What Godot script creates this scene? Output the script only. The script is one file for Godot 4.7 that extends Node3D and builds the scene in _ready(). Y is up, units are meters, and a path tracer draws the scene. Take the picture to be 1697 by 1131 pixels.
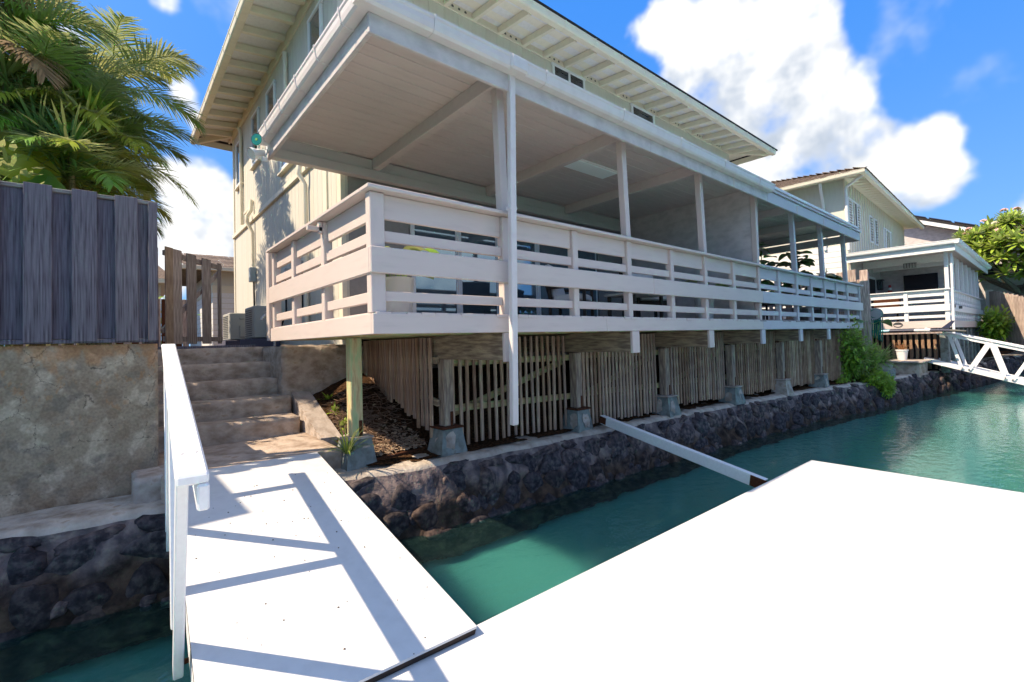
extends Node3D

# ---------------------------------------------------------------- state
var rng := RandomNumberGenerator.new()
var used := {}
var org := {}
var boxes := {}
var M := {}
var tex := {}

# ---------------------------------------------------------------- naming and nodes
func numbered(parent: Node, called: String) -> String:
	var key := str(parent.get_instance_id()) + called
	var n: int = used.get(key, 0)
	used[key] = n + 1
	return called if n == 0 else "%s_%03d" % [called, n]

func put(o: Node, called: String, parent: Node) -> void:
	o.name = numbered(parent, called)
	parent.add_child(o, true)

func tag(o: Node, label := "", category := "", group := "", kind := "") -> void:
	if label != "": o.set_meta("label", label)
	if category != "": o.set_meta("category", category)
	if group != "": o.set_meta("group", group)
	if kind != "": o.set_meta("kind", kind)

# a thing: a Node3D at its base; shapes of its parts are given in scene coordinates
func thing(called: String, label: String, category: String, at: Vector3, group := "") -> Node3D:
	var o := Node3D.new()
	put(o, called, self)
	o.position = at
	org[o] = Transform3D(Basis.IDENTITY, at)
	tag(o, label, category, group)
	return o

# where a node stands in the coordinates its parts are given in
func ref(parent: Node) -> Transform3D:
	return org.get(parent, Transform3D.IDENTITY)

func build(st: SurfaceTool, called: String, m: Material, parent: Node) -> MeshInstance3D:
	var o := MeshInstance3D.new()
	o.mesh = st.commit()
	o.material_override = null
	for i in o.mesh.get_surface_count(): o.mesh.surface_set_material(i, m)
	put(o, called, parent)
	o.transform = ref(parent).affine_inverse()
	org[o] = Transform3D.IDENTITY
	return o

func inst(mesh: Mesh, m: Material, called: String, parent: Node, at: Vector3, b := Basis.IDENTITY) -> MeshInstance3D:
	var o := MeshInstance3D.new()
	o.mesh = mesh
	o.set_surface_override_material(0, m)
	put(o, called, parent)
	o.transform = ref(parent).affine_inverse() * Transform3D(b, at)
	org[o] = Transform3D(b, at)
	return o

# ---------------------------------------------------------------- shapes
func begin() -> SurfaceTool:
	var st := SurfaceTool.new()
	st.begin(Mesh.PRIMITIVE_TRIANGLES)
	return st

func tri(st: SurfaceTool, a: Vector3, b: Vector3, c: Vector3, n: Vector3) -> void:
	st.set_normal(n)
	if (b - a).cross(c - a).dot(n) > 0.0:
		st.add_vertex(a); st.set_normal(n); st.add_vertex(c); st.set_normal(n); st.add_vertex(b)
	else:
		st.add_vertex(a); st.set_normal(n); st.add_vertex(b); st.set_normal(n); st.add_vertex(c)

func face(st: SurfaceTool, a: Vector3, b: Vector3, c: Vector3, d: Vector3, out := Vector3.ZERO) -> void:
	var n := (b - a).cross(c - a)
	if n.length() < 1e-9: n = (c - a).cross(d - a)
	n = n.normalized()
	if out != Vector3.ZERO and n.dot(out) < 0.0: n = -n
	tri(st, a, b, c, n)
	tri(st, a, c, d, n)

func add_box(st: SurfaceTool, c: Vector3, s: Vector3, b := Basis.IDENTITY, ch := 0.004) -> void:
	var h := s * 0.5
	ch = minf(ch, minf(h.x, minf(h.y, h.z)) * 0.45)
	var v := {}
	for sx in [-1, 1]:
		for sy in [-1, 1]:
			for sz in [-1, 1]:
				for k in 3:
					var p := Vector3(sx * (h.x - ch), sy * (h.y - ch), sz * (h.z - ch))
					p[k] = [sx, sy, sz][k] * h[k]
					v[Vector4i(sx, sy, sz, k)] = c + b * p
	for k in 3:
		var i := (k + 1) % 3
		var j := (k + 2) % 3
		for s1 in [-1, 1]:
			var q: Array = []
			for w in [[-1, -1], [1, -1], [1, 1], [-1, 1]]:
				var key := Vector4i(0, 0, 0, k)
				key[k] = s1; key[i] = w[0]; key[j] = w[1]
				q.append(v[key])
			var nn := Vector3.ZERO
			nn[k] = s1
			face(st, q[0], q[1], q[2], q[3], b * nn)
			for s2 in [-1, 1]:
				# edge between faces i and j running along k: one per (s1, s2)
				var q2: Array = []
				for e in [[-1, i], [1, i], [1, j], [-1, j]]:
					var key2 := Vector4i(0, 0, 0, e[1])
					key2[k] = e[0]; key2[i] = s1; key2[j] = s2
					q2.append(v[key2])
				var n2 := Vector3.ZERO
				n2[i] = s1; n2[j] = s2
				face(st, q2[0], q2[1], q2[2], q2[3], b * n2)
	for sx in [-1, 1]:
		for sy in [-1, 1]:
			for sz in [-1, 1]:
				tri(st, v[Vector4i(sx, sy, sz, 0)], v[Vector4i(sx, sy, sz, 1)], v[Vector4i(sx, sy, sz, 2)], (b * Vector3(sx, sy, sz)).normalized())

func box_mesh(s: Vector3, ch := 0.004) -> Mesh:
	var key := "%.3f %.3f %.3f %.3f" % [s.x, s.y, s.z, ch]
	if not boxes.has(key):
		var st := begin()
		add_box(st, Vector3.ZERO, s, Basis.IDENTITY, ch)
		boxes[key] = st.commit()
	return boxes[key]

func box(parent: Node, called: String, m: Material, c: Vector3, s: Vector3, b := Basis.IDENTITY, ch := 0.004) -> MeshInstance3D:
	return inst(box_mesh(s, ch), m, called, parent, c, b)

# box from lower to upper corner
func slab(parent: Node, called: String, m: Material, lo: Vector3, hi: Vector3, ch := 0.004) -> MeshInstance3D:
	return box(parent, called, m, (lo + hi) * 0.5, (hi - lo).abs(), Basis.IDENTITY, ch)

func along(a: Vector3, b: Vector3, up := Vector3.UP) -> Basis:
	var z := (b - a).normalized()
	var x := up.cross(z)
	if x.length() < 1e-4: x = Vector3.RIGHT.cross(z)
	x = x.normalized()
	return Basis(x, z.cross(x), z)

# timber from a to b, w across and h upwards
func bar(parent: Node, called: String, m: Material, a: Vector3, b: Vector3, w: float, h: float, up := Vector3.UP, ch := 0.004) -> MeshInstance3D:
	return box(parent, called, m, (a + b) * 0.5, Vector3(w, h, snappedf((b - a).length(), 0.001)), along(a, b, up), ch)

func add_bar(st: SurfaceTool, a: Vector3, b: Vector3, w: float, h: float, up := Vector3.UP) -> void:
	add_box(st, (a + b) * 0.5, Vector3(w, h, (b - a).length()), along(a, b, up), 0.003)

func vert(st: SurfaceTool, p: Vector3, n: Vector3) -> void:
	st.set_normal(n)
	st.add_vertex(p)

func quad_s(st: SurfaceTool, a: Vector3, b: Vector3, c: Vector3, d: Vector3, na: Vector3, nb: Vector3, nc: Vector3, nd: Vector3) -> void:
	if (b - a).cross(c - a).dot(na + nb + nc) > 0.0:
		vert(st, a, na); vert(st, c, nc); vert(st, b, nb)
		vert(st, a, na); vert(st, d, nd); vert(st, c, nc)
	else:
		vert(st, a, na); vert(st, b, nb); vert(st, c, nc)
		vert(st, a, na); vert(st, c, nc); vert(st, d, nd)

func tube(st: SurfaceTool, pts: Array, radii: Array, sides := 8, caps := true) -> void:
	var rings: Array = []
	var norms: Array = []
	var up := Vector3.UP
	for i in pts.size():
		var d: Vector3 = (pts[mini(i + 1, pts.size() - 1)] - pts[maxi(i - 1, 0)]).normalized()
		var x := up.cross(d)
		if x.length() < 0.05: x = Vector3.RIGHT.cross(d)
		x = x.normalized()
		var y := d.cross(x)
		up = y
		var ring: Array = []
		var nn: Array = []
		for k in sides:
			var a := TAU * k / sides
			var n := x * cos(a) + y * sin(a)
			ring.append(pts[i] + n * radii[i])
			nn.append(n)
		rings.append(ring)
		norms.append(nn)
	for i in pts.size() - 1:
		for k in sides:
			var l := (k + 1) % sides
			quad_s(st, rings[i][k], rings[i][l], rings[i + 1][l], rings[i + 1][k], norms[i][k], norms[i][l], norms[i + 1][l], norms[i + 1][k])
	if caps:
		for e in [[0, -1.0], [pts.size() - 1, 1.0]]:
			var i: int = e[0]
			var d2: Vector3 = (pts[mini(i + 1, pts.size() - 1)] - pts[maxi(i - 1, 0)]).normalized() * e[1]
			for k in sides:
				tri(st, pts[i], rings[i][k], rings[i][(k + 1) % sides], d2)

# profile: array of Vector2(radius, height), turned about the axis through c
func lathe(st: SurfaceTool, c: Vector3, prof: Array, sides := 20, b := Basis.IDENTITY, ribs := 0.0) -> void:
	for i in prof.size() - 1:
		var p: Vector2 = prof[i]
		var q: Vector2 = prof[i + 1]
		var t := (q - p).normalized()
		for k in sides:
			var v: Array = []
			var n: Array = []
			for e in [[p, k], [p, k + 1], [q, k + 1], [q, k]]:
				var a: float = TAU * (e[1] % sides) / sides
				var r: float = e[0].x * (1.0 + (ribs if (e[1] % 2) == 0 else -ribs))
				v.append(c + b * Vector3(cos(a) * r, e[0].y, sin(a) * r))
				n.append(b * Vector3(cos(a) * t.y, -t.x, sin(a) * t.y).normalized())
			quad_s(st, v[0], v[1], v[2], v[3], n[0], n[1], n[2], n[3])

# polygon (in x,z) pulled up from y0 to y1
func add_prism(st: SurfaceTool, poly: Array, y0: float, y1: float) -> void:
	var n := poly.size()
	var mid := Vector2.ZERO
	for p in poly: mid += p / n
	for i in n:
		var a: Vector2 = poly[i]
		var b: Vector2 = poly[(i + 1) % n]
		tri(st, Vector3(mid.x, y1, mid.y), Vector3(a.x, y1, a.y), Vector3(b.x, y1, b.y), Vector3.UP)
		tri(st, Vector3(mid.x, y0, mid.y), Vector3(a.x, y0, a.y), Vector3(b.x, y0, b.y), Vector3.DOWN)
		var out := Vector3((a + b).x * 0.5 - mid.x, 0, (a + b).y * 0.5 - mid.y)
		face(st, Vector3(a.x, y0, a.y), Vector3(b.x, y0, b.y), Vector3(b.x, y1, b.y), Vector3(a.x, y1, a.y), out)

# a box with six free corners: four below (around), four above
func add_hexa(st: SurfaceTool, lo: Array, hi: Array) -> void:
	var mid := Vector3.ZERO
	for p in lo + hi: mid += p / 8.0
	var fs := [[lo[0], lo[1], lo[2], lo[3]], [hi[0], hi[1], hi[2], hi[3]]]
	for i in 4: fs.append([lo[i], lo[(i + 1) % 4], hi[(i + 1) % 4], hi[i]])
	for f in fs:
		face(st, f[0], f[1], f[2], f[3], (f[0] + f[1] + f[2] + f[3]) * 0.25 - mid)

# height sheet: fn(u, v) -> Vector3, smooth
func sheet(fn: Callable, nu: int, nv: int, tint = null) -> SurfaceTool:
	var st := begin()
	st.set_smooth_group(0)
	var g: Array = []
	for i in nu + 1:
		var row: Array = []
		for j in nv + 1: row.append(fn.call(float(i) / nu, float(j) / nv))
		g.append(row)
	for i in nu:
		for j in nv:
			for t in [[g[i][j], g[i + 1][j], g[i + 1][j + 1]], [g[i][j], g[i + 1][j + 1], g[i][j + 1]]]:
				for p in t:
					if tint != null: st.set_color(tint.call(p))
					st.add_vertex(p)
	st.generate_normals()
	return st

# ---------------------------------------------------------------- textures and materials
func lin(r: float, g: float, b: float) -> Color:
	return Color(r, g, b).linear_to_srgb()

func noise(seed_: int, freq: float, oct := 4, kind := FastNoiseLite.TYPE_SIMPLEX_SMOOTH, cell := FastNoiseLite.RETURN_DISTANCE) -> FastNoiseLite:
	var n := FastNoiseLite.new()
	n.seed = seed_
	n.frequency = freq
	n.noise_type = kind
	n.fractal_octaves = oct
	n.fractal_gain = 0.55
	n.cellular_return_type = cell
	if oct == 1: n.fractal_type = FastNoiseLite.FRACTAL_NONE
	return n

func ntex(n: FastNoiseLite, ramp: Array, size := 512) -> ImageTexture:
	var im := n.get_seamless_image(size, size, false, false, 0.15, true)
	im.convert(Image.FORMAT_RGB8)
	var lut := PackedByteArray()
	var g := Gradient.new()
	var offs := PackedFloat32Array()
	var cols := PackedColorArray()
	for r in ramp:
		offs.append(r[0]); cols.append(r[1])
	g.offsets = offs
	g.colors = cols
	lut.resize(768)
	for i in 256:
		var c := g.sample(i / 255.0)
		lut[i * 3] = int(c.r * 255.0); lut[i * 3 + 1] = int(c.g * 255.0); lut[i * 3 + 2] = int(c.b * 255.0)
	var d := im.get_data()
	for i in size * size:
		var k := d[i * 3] * 3
		d[i * 3] = lut[k]; d[i * 3 + 1] = lut[k + 1]; d[i * 3 + 2] = lut[k + 2]
	var out := Image.create_from_data(size, size, false, Image.FORMAT_RGB8, d)
	return ImageTexture.create_from_image(out)

func nmap(n: FastNoiseLite, strength: float, size := 512) -> ImageTexture:
	var im := n.get_seamless_image(size, size, false, false, 0.15, true)
	im.bump_map_to_normal_map(strength)
	return ImageTexture.create_from_image(im)

func gray(v: float) -> Color:
	return Color(v, v, v)

# material: linear base colour, roughness, colour texture, world scale (per axis), normal map
func mat(called: String, c: Color, rough := 0.6, t: Texture2D = null, s := Vector3.ONE, n: Texture2D = null, ns := 1.0, spec := 0.4) -> StandardMaterial3D:
	var m := StandardMaterial3D.new()
	m.resource_name = called
	m.albedo_color = c
	m.roughness = rough
	m.metallic_specular = spec
	m.cull_mode = BaseMaterial3D.CULL_DISABLED
	if t or n:
		m.uv1_triplanar = true
		m.uv1_world_triplanar = true
		m.uv1_scale = s
	if t: m.albedo_texture = t
	if n:
		m.normal_enabled = true
		m.normal_texture = n
		m.normal_scale = ns
	M[called] = m
	return m

func leafmat(called: String, c: Color, back := 0.62, rough := 0.45) -> void:
	var m := mat(called, c, rough)
	m.backlight_enabled = true
	m.backlight = Color(back, back, back * 0.7)
	m.metallic_specular = 0.35

func pane(called: String, c: Color, alpha: float) -> void:
	var m := mat(called, Color(c.r, c.g, c.b, alpha), 0.03)
	m.transparency = BaseMaterial3D.TRANSPARENCY_ALPHA
	m.metallic_specular = 1.0

func make_materials() -> void:
	tex.fine = ntex(noise(1, 0.02, 5), [[0.0, gray(0.94)], [0.5, gray(0.98)], [1.0, gray(1.0)]])
	tex.blot = ntex(noise(2, 0.008, 5), [[0.0, gray(0.86)], [0.45, gray(0.95)], [0.75, gray(1.0)], [1.0, gray(0.95)]])
	tex.grain = ntex(noise(3, 0.014, 5), [[0.0, gray(0.35)], [0.35, gray(0.72)], [0.6, gray(0.9)], [1.0, gray(1.0)]])
	tex.paint = ntex(noise(4, 0.006, 4), [[0.0, gray(0.95)], [0.4, gray(0.985)], [1.0, gray(1.0)]])
	tex.weather = ntex(noise(5, 0.007, 5), [[0.0, Color(0.58, 0.53, 0.54)], [0.35, Color(0.75, 0.71, 0.72)], [0.6, Color(0.86, 0.83, 0.83)], [0.85, Color(1.0, 0.98, 0.97)], [1.0, Color(0.8, 0.72, 0.65)]])
	tex.fence = ntex(noise(16, 0.01, 6), [[0.0, Color(0.5, 0.48, 0.5)], [0.3, Color(0.76, 0.75, 0.77)], [0.6, Color(0.88, 0.88, 0.9)], [0.85, Color(1.0, 1.0, 1.0)], [1.0, Color(0.74, 0.66, 0.6)]])
	tex.algae = ntex(noise(6, 0.006, 5), [[0.0, Color(0.72, 0.86, 0.70)], [0.35, Color(0.85, 0.93, 0.78)], [0.55, Color(0.97, 0.93, 0.80)], [0.8, Color(0.88, 0.76, 0.64)], [1.0, Color(0.72, 0.6, 0.52)]])
	tex.conc = ntex(noise(7, 0.007, 6), [[0.0, Color(0.70, 0.65, 0.60)], [0.3, Color(0.83, 0.80, 0.77)], [0.55, Color(0.92, 0.90, 0.88)], [0.8, Color(1.0, 0.98, 0.96)], [1.0, Color(0.84, 0.77, 0.70)]])
	tex.rock = ntex(noise(8, 0.012, 6), [[0.0, Color(0.3, 0.3, 0.34)], [0.4, Color(0.55, 0.52, 0.56)], [0.65, Color(0.8, 0.74, 0.76)], [1.0, Color(1.0, 0.94, 0.9)]])
	tex.soil = ntex(noise(9, 0.03, 6), [[0.0, Color(0.3, 0.24, 0.2)], [0.4, Color(0.6, 0.5, 0.4)], [0.7, Color(0.9, 0.76, 0.62)], [1.0, Color(1, 0.95, 0.85)]])
	tex.shingle = ntex(noise(10, 0.02, 4), [[0.0, Color(0.45, 0.42, 0.4)], [0.5, Color(0.75, 0.7, 0.66)], [1.0, Color(1, 0.95, 0.9)]], 256)
	tex.n_fine = nmap(noise(11, 0.05, 4), 2.0)
	tex.n_rough = nmap(noise(12, 0.03, 6), 6.0)
	tex.n_grain = nmap(noise(13, 0.014, 5), 3.0)
	tex.n_water = nmap(noise(14, 0.012, 4), 6.0)
	var pit := noise(15, 0.05, 1, FastNoiseLite.TYPE_CELLULAR)
	tex.n_pit = nmap(pit, 4.0)
	# weathered and painted timber
	var gv := Vector3(7, 0.5, 7)
	var gx := Vector3(0.5, 7, 7)
	var gz := Vector3(7, 7, 0.5)
	# lanai paint: pale mauve white
	var lp := lin(0.585, 0.50, 0.458)
	mat("paint_v", lp, 0.5, tex.paint, Vector3(3, 0.6, 3), tex.n_grain, 0.05)
	mat("paint_x", lp, 0.5, tex.paint, Vector3(0.5, 4, 4), tex.n_grain, 0.05)
	mat("paint_z", lp, 0.5, tex.paint, Vector3(4, 4, 0.5), tex.n_grain, 0.05)
	mat("paint_gray_x", lin(0.52, 0.50, 0.525), 0.5, tex.paint, Vector3(0.5, 4, 4), tex.n_grain, 0.05)
	mat("paint_gray_v", lin(0.52, 0.50, 0.525), 0.5, tex.paint, Vector3(3, 0.6, 3), tex.n_grain, 0.05)
	mat("ceiling", lin(0.54, 0.49, 0.47), 0.6, tex.paint, Vector3(0.6, 3, 3))
	mat("ceiling_b", lin(0.532, 0.482, 0.462), 0.6, tex.paint, Vector3(0.6, 3, 3))
	mat("deck_board", lin(0.40, 0.37, 0.37), 0.6, tex.weather, gz, tex.n_grain, 0.3)
	mat("fascia", lin(0.56, 0.52, 0.51), 0.5, tex.blot, Vector3(0.7, 1.2, 0.7), tex.n_grain, 0.1)
	mat("gutter", lin(0.66, 0.615, 0.60), 0.35, tex.paint, Vector3(1.2, 1.2, 1.2))
	# main house: warm cream trim, off white siding
	mat("cream", lin(0.74, 0.69, 0.55), 0.5, tex.paint, Vector3(0.8, 2, 2), tex.n_fine, 0.08)
	mat("siding", lin(0.62, 0.60, 0.52), 0.6, tex.paint, Vector3(6, 0.4, 6), tex.n_grain, 0.1)
	mat("siding_b", lin(0.60, 0.58, 0.50), 0.6, tex.paint, Vector3(6, 0.4, 6), tex.n_grain, 0.1)
	mat("soffit", lin(0.80, 0.76, 0.64), 0.6, tex.paint, Vector3(2, 2, 2))
	mat("white", lin(0.78, 0.78, 0.77), 0.4, tex.fine, Vector3(1, 1, 1))
	mat("diffuser", lin(0.80, 0.90, 0.90), 0.3)
	mat("vinyl", lin(0.74, 0.77, 0.78), 0.35)
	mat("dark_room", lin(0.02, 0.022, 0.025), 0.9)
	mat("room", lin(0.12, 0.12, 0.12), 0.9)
	mat("blind", lin(0.35, 0.36, 0.30), 0.8)
	mat("sash_dark", lin(0.03, 0.03, 0.04), 0.6)
	mat("roof_dark", lin(0.045, 0.045, 0.05), 0.85, tex.shingle, Vector3(2, 2, 2))
	mat("shake", lin(0.26, 0.225, 0.19), 0.9, tex.shingle, Vector3(1.5, 1.5, 1.5), tex.n_rough, 0.6)
	mat("shake_b", lin(0.20, 0.17, 0.15), 0.9, tex.shingle, Vector3(1.5, 1.5, 1.5), tex.n_rough, 0.6)
	mat("shake_c", lin(0.33, 0.29, 0.25), 0.9, tex.shingle, Vector3(1.5, 1.5, 1.5), tex.n_rough, 0.6)
	# weathered fence boards
	for i in 4:
		var k: float = [1.0, 0.78, 0.9, 0.64][i]
		mat("gray_wood_%d" % i, lin([0.25, 0.175, 0.225, 0.19][i], [0.218, 0.16, 0.198, 0.178][i], [0.225, 0.19, 0.215, 0.20][i]), 0.8, tex.fence, Vector3(9, 0.32, 9), tex.n_grain, 0.5, 0.2)
		mat("slat_%d" % i, lin([0.62, 0.50, 0.52, 0.40][i], [0.48, 0.36, 0.41, 0.28][i], [0.34, 0.235, 0.31, 0.185][i]), 0.85, tex.weather, Vector3(14, 0.8, 14), tex.n_grain, 0.5, 0.15)
		mat("gate_wood_%d" % i, lin(0.74 * k, 0.64 * k, 0.55 * k), 0.85, tex.weather, Vector3(9, 0.55, 9), tex.n_grain, 0.6, 0.2)
	mat("fence_cap", lin(0.36, 0.36, 0.33), 0.85, tex.weather, gx, tex.n_grain, 0.5)
	mat("treated_v", lin(0.60, 0.56, 0.43), 0.8, tex.algae, Vector3(5, 0.7, 5), tex.n_grain, 0.5)
	mat("post_wood", lin(0.44, 0.375, 0.285), 0.85, tex.weather, Vector3(6, 0.7, 6), tex.n_grain, 0.6)
	mat("treated_x", lin(0.46, 0.415, 0.30), 0.8, tex.algae, Vector3(0.7, 5, 5), tex.n_grain, 0.5)
	mat("treated_z", lin(0.40, 0.335, 0.225), 0.8, tex.weather, Vector3(5, 5, 0.7), tex.n_grain, 0.5)
	mat("rust", lin(0.16, 0.075, 0.04), 0.9, tex.soil, Vector3(5, 5, 5))
	# masonry
	mat("concrete", lin(0.52, 0.44, 0.375), 0.9, tex.conc, Vector3(0.9, 0.9, 0.9), tex.n_rough, 0.5, 0.2)
	mat("concrete_step", lin(0.50, 0.43, 0.365), 0.9, tex.conc, Vector3(1.1, 1.6, 1.1), tex.n_rough, 0.6, 0.2)
	mat("concrete_light", lin(0.50, 0.45, 0.41), 0.9, tex.conc, Vector3(1.2, 1.2, 1.2), tex.n_pit, 0.6, 0.2)
	mat("blue_concrete", lin(0.25, 0.295, 0.295), 0.85, tex.conc, Vector3(1.6, 1.6, 1.6), tex.n_rough, 0.5, 0.2)
	mat("mortar", lin(0.37, 0.345, 0.305), 0.95, tex.rock, Vector3(0.8, 0.8, 0.8), tex.n_rough, 1.0, 0.2)
	M.mortar.vertex_color_use_as_albedo = true
	mat("cap_mortar", lin(0.54, 0.50, 0.445), 0.95, tex.conc, Vector3(1.0, 1.0, 1.0), tex.n_rough, 0.9, 0.2)
	for i in 6:
		mat("stone_%d" % i, [lin(0.175, 0.172, 0.162), lin(0.225, 0.20, 0.178), lin(0.125, 0.125, 0.125), lin(0.25, 0.22, 0.185), lin(0.15, 0.125, 0.10), lin(0.11, 0.105, 0.095)][i], 0.85, tex.rock, Vector3(1.7, 1.7, 1.7), tex.n_rough, 1.0, 0.3)
	mat("soil", lin(0.115, 0.092, 0.076), 1.0, tex.soil, Vector3(1.3, 1.3, 1.3), tex.n_rough, 1.2, 0.1)
	mat("gravel_yard", lin(0.27, 0.22, 0.17), 1.0, tex.soil, Vector3(1.6, 1.6, 1.6), tex.n_rough, 1.0, 0.1)
	mat("lawn", lin(0.07, 0.11, 0.035), 1.0, tex.soil, Vector3(1.0, 1.0, 1.0), tex.n_rough, 1.0, 0.1)
	mat("chip", lin(0.38, 0.28, 0.19), 0.95)
	mat("twig", lin(0.23, 0.15, 0.10), 0.95)
	mat("debris", lin(0.10, 0.07, 0.05), 0.95)
	# dock
	mat("dock_white", lin(0.64, 0.64, 0.63), 0.45, tex.fine, Vector3(0.7, 0.7, 0.7), tex.n_fine, 0.06)
	mat("rail_white", lin(0.80, 0.80, 0.80), 0.4, tex.fine, Vector3(2, 2, 2), tex.n_grain, 0.05)
	mat("ply_edge", lin(0.055, 0.038, 0.03), 0.9, tex.grain, Vector3(1, 40, 1))
	# metal, plastic
	mat("pipe_gray", lin(0.36, 0.36, 0.36), 0.4)
	mat("cable", lin(0.02, 0.02, 0.022), 0.6)
	mat("ac_case", lin(0.42, 0.42, 0.38), 0.5)
	mat("ac_dark", lin(0.10, 0.10, 0.09), 0.6)
	mat("pad", lin(0.09, 0.09, 0.13), 0.9)
	mat("meter", lin(0.30, 0.36, 0.40), 0.45)
	mat("green_lens", lin(0.0, 0.22, 0.15), 0.25, null, Vector3.ONE, null, 1.0, 0.7)
	mat("lens_core", lin(0.30, 0.55, 0.12), 0.3)
	mat("teal", lin(0.01, 0.22, 0.22), 0.5)
	mat("hose", lin(0.005, 0.16, 0.11), 0.45)
	mat("light_blue", lin(0.32, 0.62, 0.72), 0.35)
	mat("navy", lin(0.035, 0.04, 0.075), 0.35)
	mat("wicker", lin(0.035, 0.028, 0.022), 0.7)
	mat("cushion", lin(0.62, 0.62, 0.61), 0.9)
	mat("tv", lin(0.01, 0.01, 0.016), 0.25)
	mat("sign_dark", lin(0.05, 0.05, 0.05), 0.7)
	mat("terracotta", lin(0.42, 0.30, 0.24), 0.8)
	mat("pot_white", lin(0.74, 0.74, 0.72), 0.4)
	mat("red", lin(0.45, 0.03, 0.03), 0.5)
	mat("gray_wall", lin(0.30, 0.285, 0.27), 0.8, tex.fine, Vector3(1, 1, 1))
	mat("bark", lin(0.20, 0.17, 0.14), 0.9, tex.conc, Vector3(3, 3, 3), tex.n_rough, 0.7)
	mat("palm_stem", lin(0.26, 0.24, 0.10), 0.7, tex.grain, Vector3(4, 4, 4))
	mat("crownshaft", lin(0.48, 0.30, 0.06), 0.6, tex.grain, Vector3(3, 1, 3))
	leafmat("frond", lin(0.12, 0.28, 0.022))
	leafmat("frond_dark", lin(0.09, 0.19, 0.03))
	leafmat("frond_yellow", lin(0.27, 0.33, 0.02), 0.7)
	leafmat("frond_dead", lin(0.26, 0.17, 0.08), 0.3, 0.8)
	leafmat("rosette", lin(0.10, 0.20, 0.05), 0.35)
	leafmat("bush", lin(0.17, 0.33, 0.035))
	leafmat("bush_yellow", lin(0.26, 0.40, 0.02), 0.5)
	leafmat("plumeria", lin(0.26, 0.36, 0.04), 0.5)
	leafmat("plumeria_dark", lin(0.20, 0.29, 0.04), 0.4)
	leafmat("big_leaf", lin(0.05, 0.15, 0.03), 0.4, 0.3)
	leafmat("pothos", lin(0.24, 0.30, 0.015), 0.6, 0.3)
	leafmat("pothos_green", lin(0.06, 0.16, 0.015), 0.6, 0.3)
	leafmat("dry_grass", lin(0.38, 0.16, 0.07), 0.4, 0.8)
	leafmat("grass_tuft", lin(0.17, 0.24, 0.03), 0.5)
	leafmat("petal", lin(0.80, 0.52, 0.52), 0.5, 0.6)
	leafmat("petal_white", lin(0.80, 0.72, 0.66), 0.5, 0.6)
	pane("glass", lin(0.03, 0.05, 0.07), 0.35)
	var dg := mat("door_glass", lin(0.20, 0.29, 0.36), 0.04)
	dg.metallic = 0.75
	pane("glass_lens", lin(0.8, 0.85, 0.82), 0.35)
	var wc := lin(0.36, 0.91, 0.95)
	wc.a = 0.010
	var w := mat("water", wc, 0.04, null, Vector3(0.5, 0.5, 0.85), tex.n_water, 0.3)
	w.refraction_enabled = true
	w.refraction_scale = 0.033
	mat("canal_bed", lin(0.155, 0.30, 0.25), 1.0)
	w.metallic_specular = 0.5
	# stained retaining wall: stains, rust under the fence and cracks have shapes of their own
	var im := Image.create(512, 512, false, Image.FORMAT_RGB8)
	var n1 := noise(21, 0.008, 5)
	var n2 := noise(22, 0.02, 5)
	var n3 := noise(23, 0.011, 1, FastNoiseLite.TYPE_CELLULAR, FastNoiseLite.RETURN_DISTANCE2_SUB)
	var n4 := noise(24, 0.09, 3)
	n3.domain_warp_enabled = true
	n3.domain_warp_amplitude = 28.0
	n3.domain_warp_frequency = 0.018
	for y in 512:
		for x in 512:
			var a := n1.get_noise_2d(x, y)
			var b := n2.get_noise_2d(x, y)
			var c := Color(0.63, 0.60, 0.56)
			c = c.lerp(Color(0.74, 0.715, 0.68), smoothstep(0.0, 0.45, a + b * 0.6))
			c = c.lerp(Color(0.53, 0.48, 0.43), smoothstep(0.0, 0.5, -a + b * 0.4) * 0.6)
			c = c.lerp(Color(0.48, 0.47, 0.46), smoothstep(0.1, 0.5, n1.get_noise_2d(x + 900, y * 1.3)) * 0.6)
			var rust := smoothstep(0.0, 0.5, n2.get_noise_2d(x * 0.6, y * 0.35 + 400) + 0.45 - y / 150.0)
			rust = maxf(rust, smoothstep(0.28, 0.5, n2.get_noise_2d(x + 300, y * 0.7)) * 0.7 * smoothstep(330, 100, y))
			c = c.lerp(Color(0.74, 0.50, 0.31), rust * 0.42)
			c = c.lerp(Color(0.42, 0.35, 0.29), smoothstep(440, 505, y + b * 60.0) * 0.7)
			if n3.get_noise_2d(x, y) < -0.982 and a > 0.05: c = c.darkened(0.28)
			c = c * (1.0 + n4.get_noise_2d(x, y) * 0.12)
			im.set_pixel(x, y, c)
	var rw := mat("stained_wall", Color(0.97, 0.90, 0.82), 0.92)
	rw.albedo_texture = ImageTexture.create_from_image(im)
	rw.normal_enabled = true
	rw.normal_texture = tex.n_rough
	rw.normal_scale = 0.3

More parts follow.
